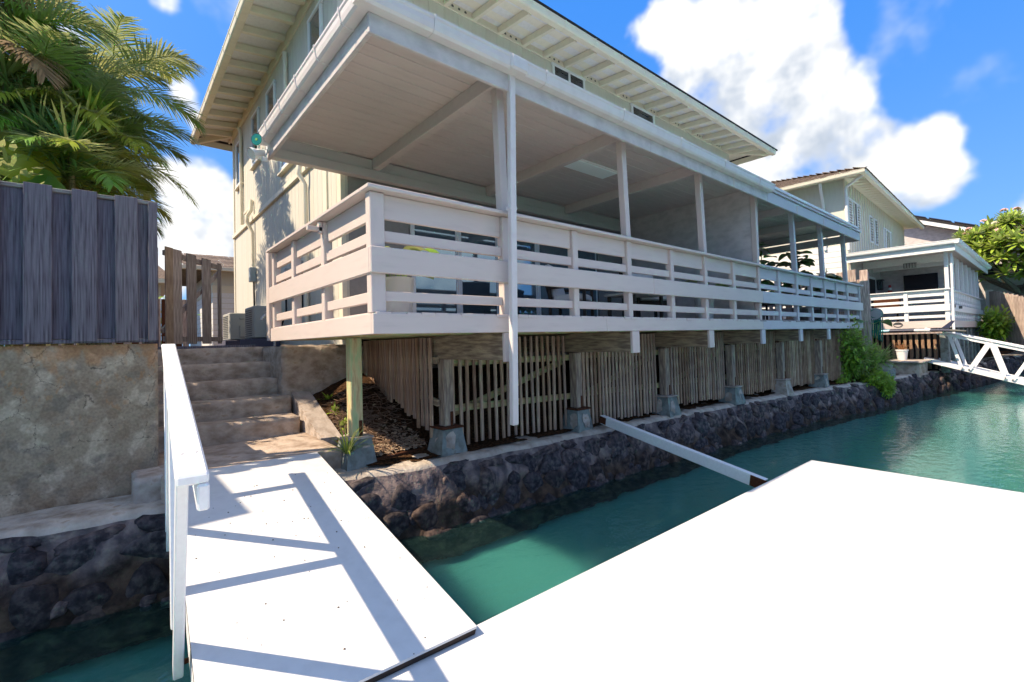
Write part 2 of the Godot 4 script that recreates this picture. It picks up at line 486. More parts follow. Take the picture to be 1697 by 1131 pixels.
# ---------------------------------------------------------------- sky with cumulus
func make_sky() -> PanoramaSkyMaterial:
	var blobs: Array = []
	for b in [[59.1, 33.4, 3.3], [62.9, 29.5, 5.0], [67.9, 30.0, 6.2], [72.0, 30.8, 5.4], [73.4, 25.9, 5.5], [65.8, 23.4, 7.4], [75.3, 21.2, 4.3], [71.4, 18.1, 7.2], [77.0, 16.3, 5.1], [80.3, 16.6, 3.3], [83.7, 17.5, 2.2], [83.6, 13.7, 2.7], [81.0, 12.7, 3.8], [90.5, 12.9, 3.4], [89.2, 9.0, 3.2], [4.2, 31.5, 1.6], [5.4, 24.8, 1.7], [6.9, 22.5, 1.6], [4.3, 17.3, 2.8], [7.9, 15.3, 4.5], [4.3, 9.9, 5.6], [10.5, 10.3, 4.5], [1.4, 7.9, 4.2], [-3.3, 25.9, 2.6]]:
		blobs.append([b[0], b[1], b[2] * 0.95])
	var r := RandomNumberGenerator.new()
	r.seed = 77
	for k in 62:
		var az := r.randf() * 360.0
		var el := 6.0 + r.randf() * 76.0
		if (az > 338.0 or az < 106.0) and el < 46.0: continue
		for j in 6:
			blobs.append([az + r.randf_range(-9, 9), el + r.randf_range(-5, 4), r.randf_range(2.0, 6.0)])
	var W := 2048
	var H := 1024
	var dirs: Array = []
	for b in blobs:
		var a := deg_to_rad(b[0])
		var e := deg_to_rad(b[1])
		dirs.append([Vector3(sin(a) * cos(e), sin(e), -cos(a) * cos(e)), deg_to_rad(b[2])])
	# coarse grid of metaball density, then noise in full detail
	var GW := 512
	var GH := 128
	var dens := PackedFloat32Array()
	dens.resize(GW * GH)
	for d in dirs:
		var c: Vector3 = d[0]
		var rad: float = d[1] * 1.7
		var ce := acos(clampf(c.y, -1, 1)) / PI
		var j0 := maxi(0, int((ce - rad / PI) * 2 * GH) - 1)
		var j1 := mini(GH - 1, int((ce + rad / PI) * 2 * GH) + 1)
		var cu := atan2(c.x, -c.z) / TAU
		var span := minf(0.5, rad / TAU / maxf(0.2, sqrt(maxf(0.0, 1 - c.y * c.y)) - 0.1))
		for j in range(j0, j1 + 1):
			var th := (j + 0.5) / (2.0 * GH) * PI
			for i in range(int((cu - span) * GW) - 1, int((cu + span) * GW) + 2):
				var ph := (i + 0.5) / GW * TAU
				var p := Vector3(sin(ph) * sin(th), cos(th), -cos(ph) * sin(th))
				var q: float = p.angle_to(c) / d[1]
				if q < 1.6:
					var k := j * GW + posmod(i, GW)
					dens[k] = dens[k] + exp(-q * q * 1.5)
	var n1 := noise(31, 4.6, 7)
	var n2 := noise(32, 1.1, 4)
	var sun := Vector3(-0.773, 1.0, -0.302).normalized()
	var zen := Vector3(0.018, 0.100, 0.325)
	var hor := Vector3(0.125, 0.245, 0.385)
	var px := PackedFloat32Array()
	px.resize(W * H * 4)
	for j in H:
		var th := (j + 0.5) / H * PI
		var sy := cos(th)
		for i in W:
			var o := (j * W + i) * 4
			px[o + 3] = 1.0
			if sy < -0.02:
				px[o] = 0.16; px[o + 1] = 0.24; px[o + 2] = 0.26
				continue
			var ph := (i + 0.5) / W * TAU
			var p := Vector3(sin(ph) * sin(th), sy, -cos(ph) * sin(th))
			var t := pow(1.0 - clampf(sy, 0, 1), 3.4)
			var near_sun := maxf(0.0, p.dot(sun))
			var col := zen.lerp(hor, t) + Vector3(0.10, 0.13, 0.12) * (pow(near_sun, 3) * 0.9)
			# bilinear look-up of the cloud field
			var gx := float(i) / W * GW - 0.5
			var gy := minf(float(j) / H * 2 * GH - 0.5, GH - 1.001)
			var x0 := floori(gx)
			var y0 := maxi(0, floori(gy))
			var fx := gx - x0
			var fy := clampf(gy - y0, 0, 1)
			var xa := posmod(x0, GW)
			var xb := posmod(x0 + 1, GW)
			var y1 := mini(y0 + 1, GH - 1)
			var d0 := lerpf(lerpf(dens[y0 * GW + xa], dens[y0 * GW + xb], fx), lerpf(dens[y1 * GW + xa], dens[y1 * GW + xb], fx), fy)
			var n := n1.get_noise_3dv(p * 2.0)
			var big := n2.get_noise_3dv(p * 2.0)
			var v := minf(d0, 1.0) * 0.95 + n * 0.58 + big * 0.10 - 0.44
			var cl := smoothstep(0.0, 0.50, v)
			# thin veils between the heaps
			cl = maxf(cl, smoothstep(0.25, 0.9, big + n * 0.5 + 0.08 * t) * 0.35)
			if cl > 0.0:
				var q := (p + sun * 0.05 + Vector3(0, 0.055, 0)).normalized()
				var nl := n1.get_noise_3dv(q * 2.0)
				var qi := posmod(floori(atan2(q.x, -q.z) / TAU * GW), GW)
				var qj := clampi(int(acos(clampf(q.y, -1, 1)) / PI * 2 * GH), 0, GH - 1)
				var d1 := dens[qj * GW + qi]
				var shade := clampf(0.55 + (n - nl) * 1.3 + (minf(d0, 2.5) - minf(d1, 2.5)) * 0.5 + big * 0.5, 0.0, 1.0)
				var thick := smoothstep(0.1, 0.9, v)
				var c2 := Vector3(0.40, 0.398, 0.395).lerp(Vector3(0.195, 0.222, 0.262), clampf((1.0 - shade) * (0.55 + 0.9 * thick), 0.0, 1.0))
				col = col.lerp(c2, cl)
			px[o] = col.x; px[o + 1] = col.y; px[o + 2] = col.z
	var im := Image.create_from_data(W, H, false, Image.FORMAT_RGBAF, px.to_byte_array())
	var m := PanoramaSkyMaterial.new()
	m.panorama = ImageTexture.create_from_image(im)
	m.energy_multiplier = 1.0
	return m

# ---------------------------------------------------------------- seawalls
const WALL1 := [[-9.0, -2.25], [-4.0, -1.66], [-2.26, -1.50], [-1.25, -1.36], [0.2, -1.15], [1.1, -0.95], [2.6, -0.87], [3.9, -0.79], [5.7, -0.66], [6.8, -0.60], [8.3, -0.45], [9.8, -0.30], [12.2, 0.08], [13.3, 0.28]]
const WALL2 := [[13.2, 0.12], [14.0, 0.36], [16.2, 0.52], [18.5, 0.95], [22.8, 1.55], [30.0, 2.3], [60.0, 4.0]]

func wall_z(path: Array, x: float) -> float:
	for i in path.size() - 1:
		if x <= path[i + 1][0]:
			return lerpf(path[i][1], path[i + 1][1], (x - path[i][0]) / (path[i + 1][0] - path[i][0]))
	return path[-1][1]

var blobs_: Array = []

func stone_meshes() -> void:
	# knobbly lava stones: an icosphere squeezed towards a rounded block and roughened
	var t := (1.0 + sqrt(5.0)) / 2.0
	var vs: Array = [Vector3(-1, t, 0), Vector3(1, t, 0), Vector3(-1, -t, 0), Vector3(1, -t, 0), Vector3(0, -1, t), Vector3(0, 1, t), Vector3(0, -1, -t), Vector3(0, 1, -t), Vector3(t, 0, -1), Vector3(t, 0, 1), Vector3(-t, 0, -1), Vector3(-t, 0, 1)]
	var fs: Array = [[0, 11, 5], [0, 5, 1], [0, 1, 7], [0, 7, 10], [0, 10, 11], [1, 5, 9], [5, 11, 4], [11, 10, 2], [10, 7, 6], [7, 1, 8], [3, 9, 4], [3, 4, 2], [3, 2, 6], [3, 6, 8], [3, 8, 9], [4, 9, 5], [2, 4, 11], [6, 2, 10], [8, 6, 7], [9, 8, 1]]
	for s in 2:
		var nf: Array = []
		for f in fs:
			var m: Array = []
			for e in 3:
				vs.append((vs[f[e]] + vs[f[(e + 1) % 3]]) * 0.5)
				m.append(vs.size() - 1)
			nf.append([f[0], m[0], m[2]]); nf.append([f[1], m[1], m[0]]); nf.append([f[2], m[2], m[1]]); nf.append(m)
		fs = nf
	for k in 10:
		var n := noise(50 + k, 0.9, 2)
		var n2 := noise(90 + k, 2.4, 3)
		var st := begin()
		st.set_smooth_group(0)
		var out: Array = []
		var cuts: Array = []
		rng.seed = 400 + k
		for c in 7:
			var an := TAU * (c + rng.randf_range(-0.35, 0.35)) / 7.0
			cuts.append([Vector3(cos(an), sin(an), rng.randf_range(-0.1, 0.35)).normalized(), rng.randf_range(0.70, 0.98)])
		cuts.append([Vector3(rng.randf_range(-0.2, 0.2), rng.randf_range(-0.2, 0.2), 1.0).normalized(), 0.55])
		for c in 3: cuts.append([Vector3(rng.randfn(), rng.randfn(), 1.2).normalized(), rng.randf_range(0.62, 0.8)])
		for v in vs:
			var d: Vector3 = v.normalized()
			var r := 1.06 + n.get_noise_3dv(d) * 0.32
			for c in cuts:
				var a: float = d.dot(c[0]) * r
				if a > c[1]: r *= lerpf(1.0, c[1] / a, 0.93)
			r += n2.get_noise_3dv(d) * 0.07
			out.append(d * r)
		for f in fs:
			var n3: Vector3 = (out[f[1]] - out[f[0]]).cross(out[f[2]] - out[f[0]])
			var order := [0, 2, 1] if n3.dot(out[f[0]]) > 0.0 else [0, 1, 2]
			for q in order: st.add_vertex(out[f[q]])
		st.index()
		st.generate_normals()
		blobs_.append(st.commit())

func seawall(called: String, label: String, path: Array, x0: float, x1: float, top: float, back: float, seed_: int, size: float) -> Node3D:
	var o := thing(called, label, "seawall", Vector3(x0, -2.6, wall_z(path, x0)), "lava rock seawalls")
	var n := noise(seed_, 1.3, 5)
	var n2 := noise(seed_ + 1, 5.0, 3)
	var batter := 0.24
	var face_z := func(x: float, y: float) -> float:
		return wall_z(path, x) + (top - y) / (top + 2.1) * batter + n.get_noise_2d(x * 1.2, y * 1.6) * 0.10 + n2.get_noise_2d(x, y) * 0.03
	var nu := int((x1 - x0) / 0.09)
	build(sheet(func(u: float, v: float) -> Vector3:
		var x := lerpf(x0, x1, u)
		var y := lerpf(-2.6, top - 0.05, v)
		return Vector3(x, y, face_z.call(x, y)), mini(nu, 220), 16, func(p: Vector3) -> Color:
		# algae and damp up to the tide line
		return Color(1, 1, 1).lerp(Color(0.42, 0.36, 0.27), smoothstep(-1.62, -1.95, p.y + n.get_noise_2d(p.x * 2.0, 5.0) * 0.3))), "mortar_face", M.mortar, o)
	build(sheet(func(u: float, v: float) -> Vector3:
		var x := lerpf(x0, x1, u)
		var zf: float = face_z.call(x, top - 0.05)
		var z := lerpf(zf - 0.004, wall_z(path, x) - back, pow(v, 1.5))
		var y := top - 0.05 + 0.05 * smoothstep(0.0, 0.25, v) + n2.get_noise_2d(x * 0.8, z * 2.0) * 0.022 - (0.03 if v == 0.0 else 0.0)
		return Vector3(x, y, z), mini(nu, 220), 8), "mortar_cap", M.cap_mortar, o)
	face_ends(o, path, x0, x1, top, back)
	rng.seed = seed_
	var y := -2.28
	var row := 0
	while y < top - 0.12:
		var h := rng.randf_range(0.20, 0.30) * size
		h = minf(h, top - 0.07 - y)
		var x := x0 + rng.randf() * 0.3
		while x < x1 - 0.1:
			var w := rng.randf_range(0.22, 0.52) * size * (1.0 + maxf(0.0, x - 12.0) * 0.03)
			var cx := x + w * 0.5
			var cy := y + h * 0.5 + rng.randf_range(-0.05, 0.05)
			var hh := h * rng.randf_range(0.85, 1.25)
			if rng.randf() < 0.9:
				var b := Basis(Vector3.BACK, rng.randf_range(-0.35, 0.35)) * Basis.from_scale(Vector3(w * 0.62, hh * 0.68, rng.randf_range(0.10, 0.145) * size))
				inst(blobs_[rng.randi() % blobs_.size()], M["stone_%d" % ([0, 0, 1, 2, 2, 3][rng.randi() % 6] if cy > -1.8 else [4, 5, 2][rng.randi() % 3])], "stone", o, Vector3(cx, cy, face_z.call(cx, cy) - 0.05), b)
			x += w + rng.randf_range(0.0, 0.06)
		y += h * 0.98
		row += 1
	for i in int((x1 - x0) * 9.0):
		var cx := rng.randf_range(x0, x1)
		var cy := rng.randf_range(-2.2, top - 0.08)
		var w := rng.randf_range(0.05, 0.13) * size
		inst(blobs_[rng.randi() % blobs_.size()], M["stone_%d" % (rng.randi() % 4)], "stone", o, Vector3(cx, cy, face_z.call(cx, cy) - 0.02), Basis(Vector3.BACK, rng.randf() * 3.0) * Basis.from_scale(Vector3(w, w * rng.randf_range(0.6, 1.0), 0.07 * size)))
	return o

func face_ends(o: Node3D, path: Array, x0: float, x1: float, top: float, back: float) -> void:
	var st := begin()
	for x in [x0, x1]:
		var z := wall_z(path, x)
		face(st, Vector3(x, -2.6, z + 0.25), Vector3(x, -2.6, z - back), Vector3(x, top - 0.03, z - back), Vector3(x, top - 0.06, z + 0.02))
	build(st, "end_face", M.mortar, o)

func soil_y(x: float, z: float) -> float:
	# bank under the deck: level with the seawall in front, up to the house behind
	var zw := wall_z(WALL1, x) - 0.45
	var t := clampf((zw - z) / maxf(0.2, zw + 3.45), 0.0, 1.0)
	var y := lerpf(-1.42, -0.52, smoothstep(0.05, 1.0, t) * 0.6 + t * 0.4)
	# beside the steps it lies just below the sloping kerb
	var kerb := lerpf(-1.27, -0.56, clampf((-2.25 - z) / 1.8, -0.15, 1.0))
	return minf(y, lerpf(kerb, y, smoothstep(0.55, 1.25, x)))

func make_setting() -> void:
	var w := MeshInstance3D.new()
	var pm := PlaneMesh.new()
	pm.size = Vector2(700, 700)
	w.mesh = pm
	w.mesh.material = M.water
	put(w, "water", self)
	w.position = Vector3(40, -2.1, 40)
	tag(w, "green teal canal water with small ripples between the seawalls and the dock", "water", "", "structure")
	w = MeshInstance3D.new()
	pm = PlaneMesh.new()
	pm.size = Vector2(700, 700)
	w.mesh = pm
	w.mesh.material = M.canal_bed
	put(w, "canal_bed", self)
	w.position = Vector3(40, -2.75, 40)
	tag(w, "pale silty canal bed seen dimly through the green water", "canal bed", "", "structure")
	# the land: one wide sheet level with the yard behind the houses
	var st := begin()
	var U := Vector3.UP
	for q in [[-320.0, 360.0, -320.0, -4.72, 0.0], [-320.0, -1.32, -4.72, -2.2, 0.0], [0.20, 13.4, -4.72, -3.70, 0.0]]:
		var n := 24
		for i in n:
			var xa: float = lerpf(q[0], q[1], float(i) / n)
			var xb: float = lerpf(q[0], q[1], float(i + 1) / n)
			tri(st, Vector3(xa, -0.07, q[2]), Vector3(xb, -0.07, q[2]), Vector3(xb, -0.07, q[3]), U)
			tri(st, Vector3(xa, -0.07, q[2]), Vector3(xb, -0.07, q[3]), Vector3(xa, -0.07, q[3]), U)
	var g := build(st, "ground", M.gravel_yard, self)
	tag(g, "tan gravelly yard ground behind the steps and around the houses", "ground", "", "structure")
	var nb := noise(61, 1.6, 4)
	g = build(sheet(func(u: float, v: float) -> Vector3:
		var x := lerpf(0.48, 14.9, u)
		var z := lerpf(-3.55, wall_z(WALL1, x) - 0.18, v)
		return Vector3(x, soil_y(x, z) + nb.get_noise_2d(x, z) * 0.05, z), 120, 30), "soil_bank", M.soil, self)
	tag(g, "brown bare soil bank sloping under the raised deck", "soil", "", "structure")
	g = build(sheet(func(u: float, v: float) -> Vector3:
		var x := lerpf(13.2, 70.0, u * u)
		var z := lerpf(-4.75, wall_z(WALL2, x) - 0.2, v)
		return Vector3(x, lerpf(-0.1, -1.46, smoothstep(0.35, 0.85, v)) + nb.get_noise_2d(x, z) * 0.04, z), 60, 24), "neighbor_bank", M.soil, self)
	tag(g, "shaded soil bank below the neighbouring white deck", "soil", "", "structure")
	stone_meshes()
	seawall("seawall", "long dark lava rock seawall under the raised deck, nearest the white dock", WALL1, -9.0, 13.3, -1.43, 0.65, 101, 1.0)
	seawall("seawall", "farther lava rock seawall below the white gangway and planter blocks", WALL2, 13.2, 60.0, -1.46, 0.75, 131, 1.25)

func cast_block(parent: Node, called: String, m: Material, lo: Vector3, hi: Vector3, seed_: int, rough := 0.008, res := 0.05) -> MeshInstance3D:
	# cast concrete with a slightly worn surface: a finely divided box pushed about by noise
	var n := noise(seed_, 3.0, 4)
	var st := begin()
	st.set_smooth_group(-1)
	var s := hi - lo
	var c := (lo + hi) * 0.5
	var f := func(p: Vector3) -> Vector3:
		var r := 0.014
		var q := p
		for k in 3:
			var e := 0.0
			for k2 in 3:
				if k2 != k: e = maxf(e, smoothstep(s[k2] * 0.5 - 0.02, s[k2] * 0.5, absf(p[k2] - c[k2])))
			q[k] = p[k] - signf(p[k] - c[k]) * r * e * smoothstep(s[k] * 0.5 - 0.02, s[k] * 0.5, absf(p[k] - c[k]))
		return q + Vector3(n.get_noise_3dv(p), n.get_noise_3dv(p + Vector3(7, 3, 1)), n.get_noise_3dv(p + Vector3(3, 9, 5))) * rough * 2.0
	st.set_smooth_group(0)
	for k in 3:
		var i := (k + 1) % 3
		var j := (k + 2) % 3
		var ui := _steps(s[i], res)
		var uj := _steps(s[j], res)
		for sg in [0.0, 1.0]:
			for a in ui.size() - 1:
				for b in uj.size() - 1:
					var ps: Array = []
					for e in [[0, 0], [1, 0], [1, 1], [0, 1]]:
						var p := Vector3.ZERO
						p[k] = lerpf(lo[k], hi[k], sg)
						p[i] = lo[i] + ui[a + e[0]]
						p[j] = lo[j] + uj[b + e[1]]
						ps.append(f.call(p))
					var flip: bool = sg < 0.5
					for t in ([[0, 1, 2], [0, 2, 3]] if flip else [[0, 2, 1], [0, 3, 2]]):
						for q in t: st.add_vertex(ps[q])
	st.generate_normals()
	return build(st, called, m, parent)

func _steps(l: float, res: float) -> Array:
	var e := minf(0.02, l * 0.2)
	var out: Array = [0.0, e]
	var n := clampi(int((l - 2 * e) / res), 1, 26)
	for i in range(1, n): out.append(e + (l - 2 * e) * i / n)
	out.append(l - e)
	out.append(l)
	return out

# ---------------------------------------------------------------- left side: stained wall, fence, steps, gate
func make_left() -> void:
	var o := thing("retaining_wall", "stained grey concrete wall with rust streaks below the weathered fence", "wall", Vector3(-3, -1.5, -2.2))
	var st := begin()
	var x0 := -9.0
	var x1 := -1.29
	var n := noise(71, 1.2, 5)
	for i in 90:
		for j in 18:
			var q: Array = []
			for e in [[0, 0], [1, 0], [1, 1], [0, 1]]:
				var x := lerpf(x0, x1, 1.0 - pow(1.0 - (i + e[0]) / 90.0, 1.6))
				var y := lerpf(-1.55, -0.015, (j + e[1]) / 18.0)
				q.append(Vector3(x, y, -2.12 + n.get_noise_2d(x, y) * 0.018 - 0.01 * smoothstep(-0.04, -0.015, y) - 0.012 * smoothstep(-1.31, -1.29, x)))
			for t in [[0, 2, 1], [0, 3, 2]]:
				for k in t:
					st.set_uv(Vector2((q[k].x + 2.69) / 1.4, (-0.015 - q[k].y) / 1.6))
					st.set_normal(Vector3(0, 0, 1))
					st.add_vertex(q[k])
	st.generate_normals()
	st.generate_tangents()
	build(st, "plaster_face", M.stained_wall, o)
	slab(o, "core", M.concrete, Vector3(x0, -1.6, -2.5), Vector3(x1 - 0.004, -0.022, -2.135), 0.012)
	# fence on the wall: wide boards over recessed ones
	o = thing("board_fence", "tall weathered purple-grey board fence standing on the stained concrete wall", "fence", Vector3(-3, 0, -2.05))
	var x := -1.29
	var k := 0
	rng.seed = 5
	var edges := [-1.29, -1.364, -1.438, -1.609, -1.732, -1.905, -2.028, -2.208, -2.34, -2.52, -2.65, -2.83, -2.95, -3.13, -3.26, -3.44, -3.57, -3.75, -3.9]
	for i in edges.size() - 1:
		var xr: float = edges[i]
		var xl: float = edges[i + 1]
		var front := i % 2 == 0
		if i == 0: front = true
		var zb := -2.05 if front else -2.105
		var top := (1.385 if front else 1.345) + rng.randf_range(-0.008, 0.008)
		var lo := 0.005 + rng.randf_range(0.0, 0.01) + (0.0 if front else 0.03)
		if i == 0: top = 1.36
		var wid := absf(xr - xl) + (-0.002 if front else 0.05)
		box(o, "board", M["gray_wood_%d" % ([0, 2][rng.randi() % 2] if front else [1, 3][rng.randi() % 2])], Vector3((xr + xl) * 0.5, (top + lo) * 0.5, zb - 0.01 * rng.randf()), Vector3(wid, top - lo, 0.022), Basis(Vector3.BACK, rng.randf_range(-0.004, 0.004)), 0.003)
	slab(o, "cap_rail", M.fence_cap, Vector3(-3.9, 1.345, -2.16), Vector3(-1.295, 1.38, -2.075))
	slab(o, "rail", M.gray_wood_3, Vector3(-3.9, 0.95, -2.15), Vector3(-1.3, 1.04, -2.105))
	slab(o, "rail", M.gray_wood_3, Vector3(-3.9, 0.0, -2.15), Vector3(-1.3, 0.035, -2.07))
	for px in [-1.37, -3.4]: slab(o, "post", M.gray_wood_2, Vector3(px - 0.045, -0.02, -2.25), Vector3(px + 0.045, 1.30, -2.16))
	# steps
	o = thing("concrete_steps", "worn grey concrete steps rising from the landing to the gate", "steps", Vector3(-0.5, -1.45, -2.4))
	var ny := [-0.985, -0.755, -0.525, -0.295, -0.065]
	var nz := [-2.88, -3.30, -3.72, -4.14, -4.60]
	var xr2 := [0.25, 0.26, 0.27, 0.28, 0.22]
	for i in 5:
		cast_block(o, "step", M.concrete_step, Vector3(-1.31, -1.6, nz[i] - 0.55), Vector3(xr2[i], ny[i], nz[i]), 200 + i, 0.005, 0.05)
	cast_block(o, "landing", M.concrete, Vector3(-1.30, -1.55, -2.95), Vector3(0.31, -1.215, -1.53), 210, 0.006)
	cast_block(o, "landing_block", M.concrete_light, Vector3(-1.50, -1.52, -2.2), Vector3(-1.18, -1.218, -1.68), 211, 0.005, 0.03)
	# sloping kerb right of the steps, cast in blocks
	var ys := [-0.50, -0.69, -0.87, -1.04, -1.21]
	var zs := [-4.05, -3.55, -3.12, -2.68, -2.25]
	for i in 4:
		st = begin()
		var a := 0.285
		var b := 0.575
		var e := 0.004
		add_hexa(st, [Vector3(a, ys[i] - 0.6, zs[i] + e), Vector3(b, ys[i] - 0.6, zs[i] + e), Vector3(b, ys[i + 1] - 0.5, zs[i + 1] - e), Vector3(a, ys[i + 1] - 0.5, zs[i + 1] - e)], [Vector3(a + 0.012, ys[i], zs[i] + e), Vector3(b - 0.02, ys[i] - 0.01, zs[i] + e), Vector3(b - 0.02, ys[i + 1] - 0.01, zs[i + 1] - e), Vector3(a + 0.012, ys[i + 1], zs[i + 1] - e)])
		build(st, "kerb_block", M.concrete_light, o)
	# low wall behind the bank, under the deck
	o = thing("low_wall", "mossy low concrete wall in the shade behind the soil bank under the deck", "wall", Vector3(0.9, -0.6, -3.5))
	cast_block(o, "wall_body", M.concrete_step, Vector3(0.18, -1.0, -3.75), Vector3(1.33, -0.068, -3.46), 220, 0.02, 0.06)
	cast_block(o, "wall_return", M.concrete_step, Vector3(0.19, -1.0, -4.75), Vector3(0.50, -0.074, -3.70), 221, 0.012, 0.08)
	slab(o, "foundation", M.concrete_step, Vector3(1.34, -1.4, -3.62), Vector3(14.9, -0.075, -3.50), 0.01)
	# gate standing ajar
	o = thing("garden_gate", "weathered wooden gate with gapped boards standing ajar above the steps", "gate", Vector3(-0.96, 0.02, -6.4))
	var ga := Vector3(-0.957, 0, -6.367)
	var gb := Vector3(0.07, 0, -7.47)
	var dir := (gb - ga).normalized()
	var bas := along(ga, gb)
	var L := (gb - ga).length()
	for i in [0, 1, 2, 3, 4]:
		var s: float = [0.085, 0.27, 0.62, 1.02, 1.44][i] * L / 1.5
		var wdt: float = [0.17, 0.21, 0.24, 0.24, 0.10][i]
		var topy: float = 1.73 - 0.045 * s
		box(o, "board", M[["slat_0", "gate_wood_0", "gate_wood_1", "gate_wood_2", "gate_wood_3"][i]], ga + dir * s + Vector3(0, (topy + 0.03) * 0.5, 0) + bas.x * (-0.032 if i < 4 else 0.0), Vector3(0.022, topy - 0.03, wdt), bas, 0.003)
	bar(o, "rail", M.gate_wood_1, ga + Vector3(0, 1.62, 0), gb + Vector3(0, 1.58, 0), 0.04, 0.09)
	bar(o, "rail", M.gate_wood_1, ga + Vector3(0, 0.12, 0), gb + Vector3(0, 0.12, 0), 0.04, 0.09)
	bar(o, "brace", M.gate_wood_0, ga + Vector3(0, 0.25, 0) + bas.x * 0.036, gb + Vector3(0, 1.5, 0) + bas.x * 0.036, 0.03, 0.09)
	o = thing("gate_post", "square weathered post at the left side of the open gate", "post", Vector3(-1.08, -0.07, -6.2))
	slab(o, "post_shaft", M.gray_wood_1, Vector3(-1.14, -0.07, -6.26), Vector3(-1.04, 1.66, -6.16))
	tag(slab(self, "step_board", M.gray_wood_3, Vector3(-1.2, -0.068, -4.95), Vector3(0.1, -0.028, -4.68)), "dark weathered plank lying across the top of the concrete steps", "plank")
	# standpipe with tap
	o = thing("standpipe", "thin grey standpipe with a garden tap beside the top concrete step", "tap", Vector3(0.27, -0.3, -4.2))
	st = begin()
	tube(st, [Vector3(0.27, -0.35, -4.2), Vector3(0.27, 0.38, -4.2), Vector3(0.27, 0.47, -4.2)], [0.017, 0.017, 0.017], 10)
	tube(st, [Vector3(0.27, 0.40, -4.2), Vector3(0.19, 0.40, -4.17)], [0.017, 0.019], 10)
	build(st, "pipe", M.pipe_gray, o)
	st = begin()
	tube(st, [Vector3(0.20, 0.40, -4.17), Vector3(0.13, 0.40, -4.15), Vector3(0.09, 0.37, -4.14), Vector3(0.075, 0.33, -4.135)], [0.022, 0.028, 0.02, 0.024], 10)
	tube(st, [Vector3(0.14, 0.42, -4.15), Vector3(0.14, 0.455, -4.15)], [0.012, 0.012], 8)
	add_box(st, Vector3(0.14, 0.465, -4.15), Vector3(0.07, 0.012, 0.02), Basis(Vector3.UP, 0.5))
	build(st, "spigot", M.pipe_gray, o)
	# air conditioners
	for i in 2:
		var c: Vector3 = [Vector3(0.45, 0, -8.3), Vector3(0.60, 0, -6.75)][i]
		var hgt: float = [0.58, 0.62][i]
		tag(slab(self, "equipment_pad", M.pad, c + Vector3(-0.26, -0.07, -0.45), c + Vector3(0.28, 0.10, 0.45), 0.01), ["dark pad under the farther air conditioner near the gate", "dark pad under the nearer air conditioner beside the deck"][i], "pad", "equipment pads by the house")
		o = thing("air_conditioner", ["grey outdoor air conditioner farther along the house wall, by the gate", "grey outdoor air conditioner nearer the deck, half behind its end post"][i], "air conditioner", c + Vector3(0, 0.1, 0), "air conditioners by the house")
		slab(o, "case", M.ac_case, c + Vector3(-0.17, 0.115, -0.4), c + Vector3(0.17, 0.115 + hgt, 0.4), 0.015)
		for f in [-0.3, 0.3]: slab(o, "foot", M.ac_dark, c + Vector3(-0.19, 0.10, f - 0.03), c + Vector3(0.19, 0.118, f + 0.03))
		for s in 13: slab(o, "grille_slat", M.ac_dark, c + Vector3(-0.182, 0.16 + s * 0.04 * hgt / 0.6, -0.34), c + Vector3(-0.174, 0.172 + s * 0.04 * hgt / 0.6, 0.25), 0.001)
		slab(o, "service_cover", M.ac_case, c + Vector3(0.02, 0.17, 0.402), c + Vector3(0.13, 0.42, 0.43), 0.008)
		slab(o, "handle", M.ac_case, c + Vector3(0.02, 0.56, 0.402), c + Vector3(0.12, 0.6, 0.425), 0.006)
		if i == 0:
			for s in 4:
				st = begin()
				var y := 0.44 - s * 0.06
				tube(st, [c + Vector3(0.12, y - 0.06, 0.41), c + Vector3(0.24, y - 0.08, 0.5), c + Vector3(0.36, y - 0.02, 0.52), c + Vector3(0.46, y + 0.02, 0.5)], [0.014, 0.014, 0.014, 0.014], 6)
				build(st, "refrigerant_line", M.cable if s < 2 else M.ac_case, o)
	# garage beyond the gate
	o = thing("garage", "cream plank-sided outbuilding with brown shingled roof seen past the gate", "garage", Vector3(1.5, 0, -17))
	slab(o, "wall", M.siding, Vector3(0.95, -0.1, -21), Vector3(6, 2.62, -14.9))
	slab(o, "wall_band", M.cream, Vector3(0.93, 1.85, -21), Vector3(6, 2.1, -14.88))
	for i in 10: slab(o, "siding_board", M.white, Vector3(0.945, 0.02 + i * 0.185, -21), Vector3(6, 0.19 + i * 0.185, -14.895), 0.008)
	for r in 9:
		st = begin()
		for c2 in 26:
			var xx := 0.2 + c2 * 0.24 + rng.randf_range(0, 0.03)
			var yy := 2.62 + r * 0.1
			var zz := -14.35 - r * 0.32
			add_box(st, Vector3(xx, yy + rng.randf_range(0, 0.012), zz), Vector3(0.225, 0.02, 0.42), Basis(Vector3.RIGHT, 0.3), 0.002)
		var s2 := build(st, "shingle_course", [M.shake, M.shake_b, M.shake_c][r % 3], o)
	slab(o, "gutter", M.cream, Vector3(0.0, 2.50, -14.3), Vector3(6, 2.62, -14.12))
	st = begin()
	add_hexa(st, [Vector3(0.1, 2.6, -20), Vector3(6, 2.6, -20), Vector3(6, 2.6, -14.2), Vector3(0.1, 2.6, -14.2)], [Vector3(0.1, 3.5, -20), Vector3(6, 3.5, -20), Vector3(6, 2.62, -14.25), Vector3(0.1, 2.62, -14.25)])
	build(st, "roof_body", M.shake_b, o)
	# next house seen through the gate boards
	o = thing("cottage", "small cream cottage with low eave seen between the gate boards", "house", Vector3(-1.5, 0, -20))
	slab(o, "wall", M.siding, Vector3(-3.4, -0.1, -24), Vector3(-0.2, 2.5, -19))
	slab(o, "eave", M.cream, Vector3(-3.8, 2.5, -24.3), Vector3(0.2, 2.66, -18.3))
	st = begin()
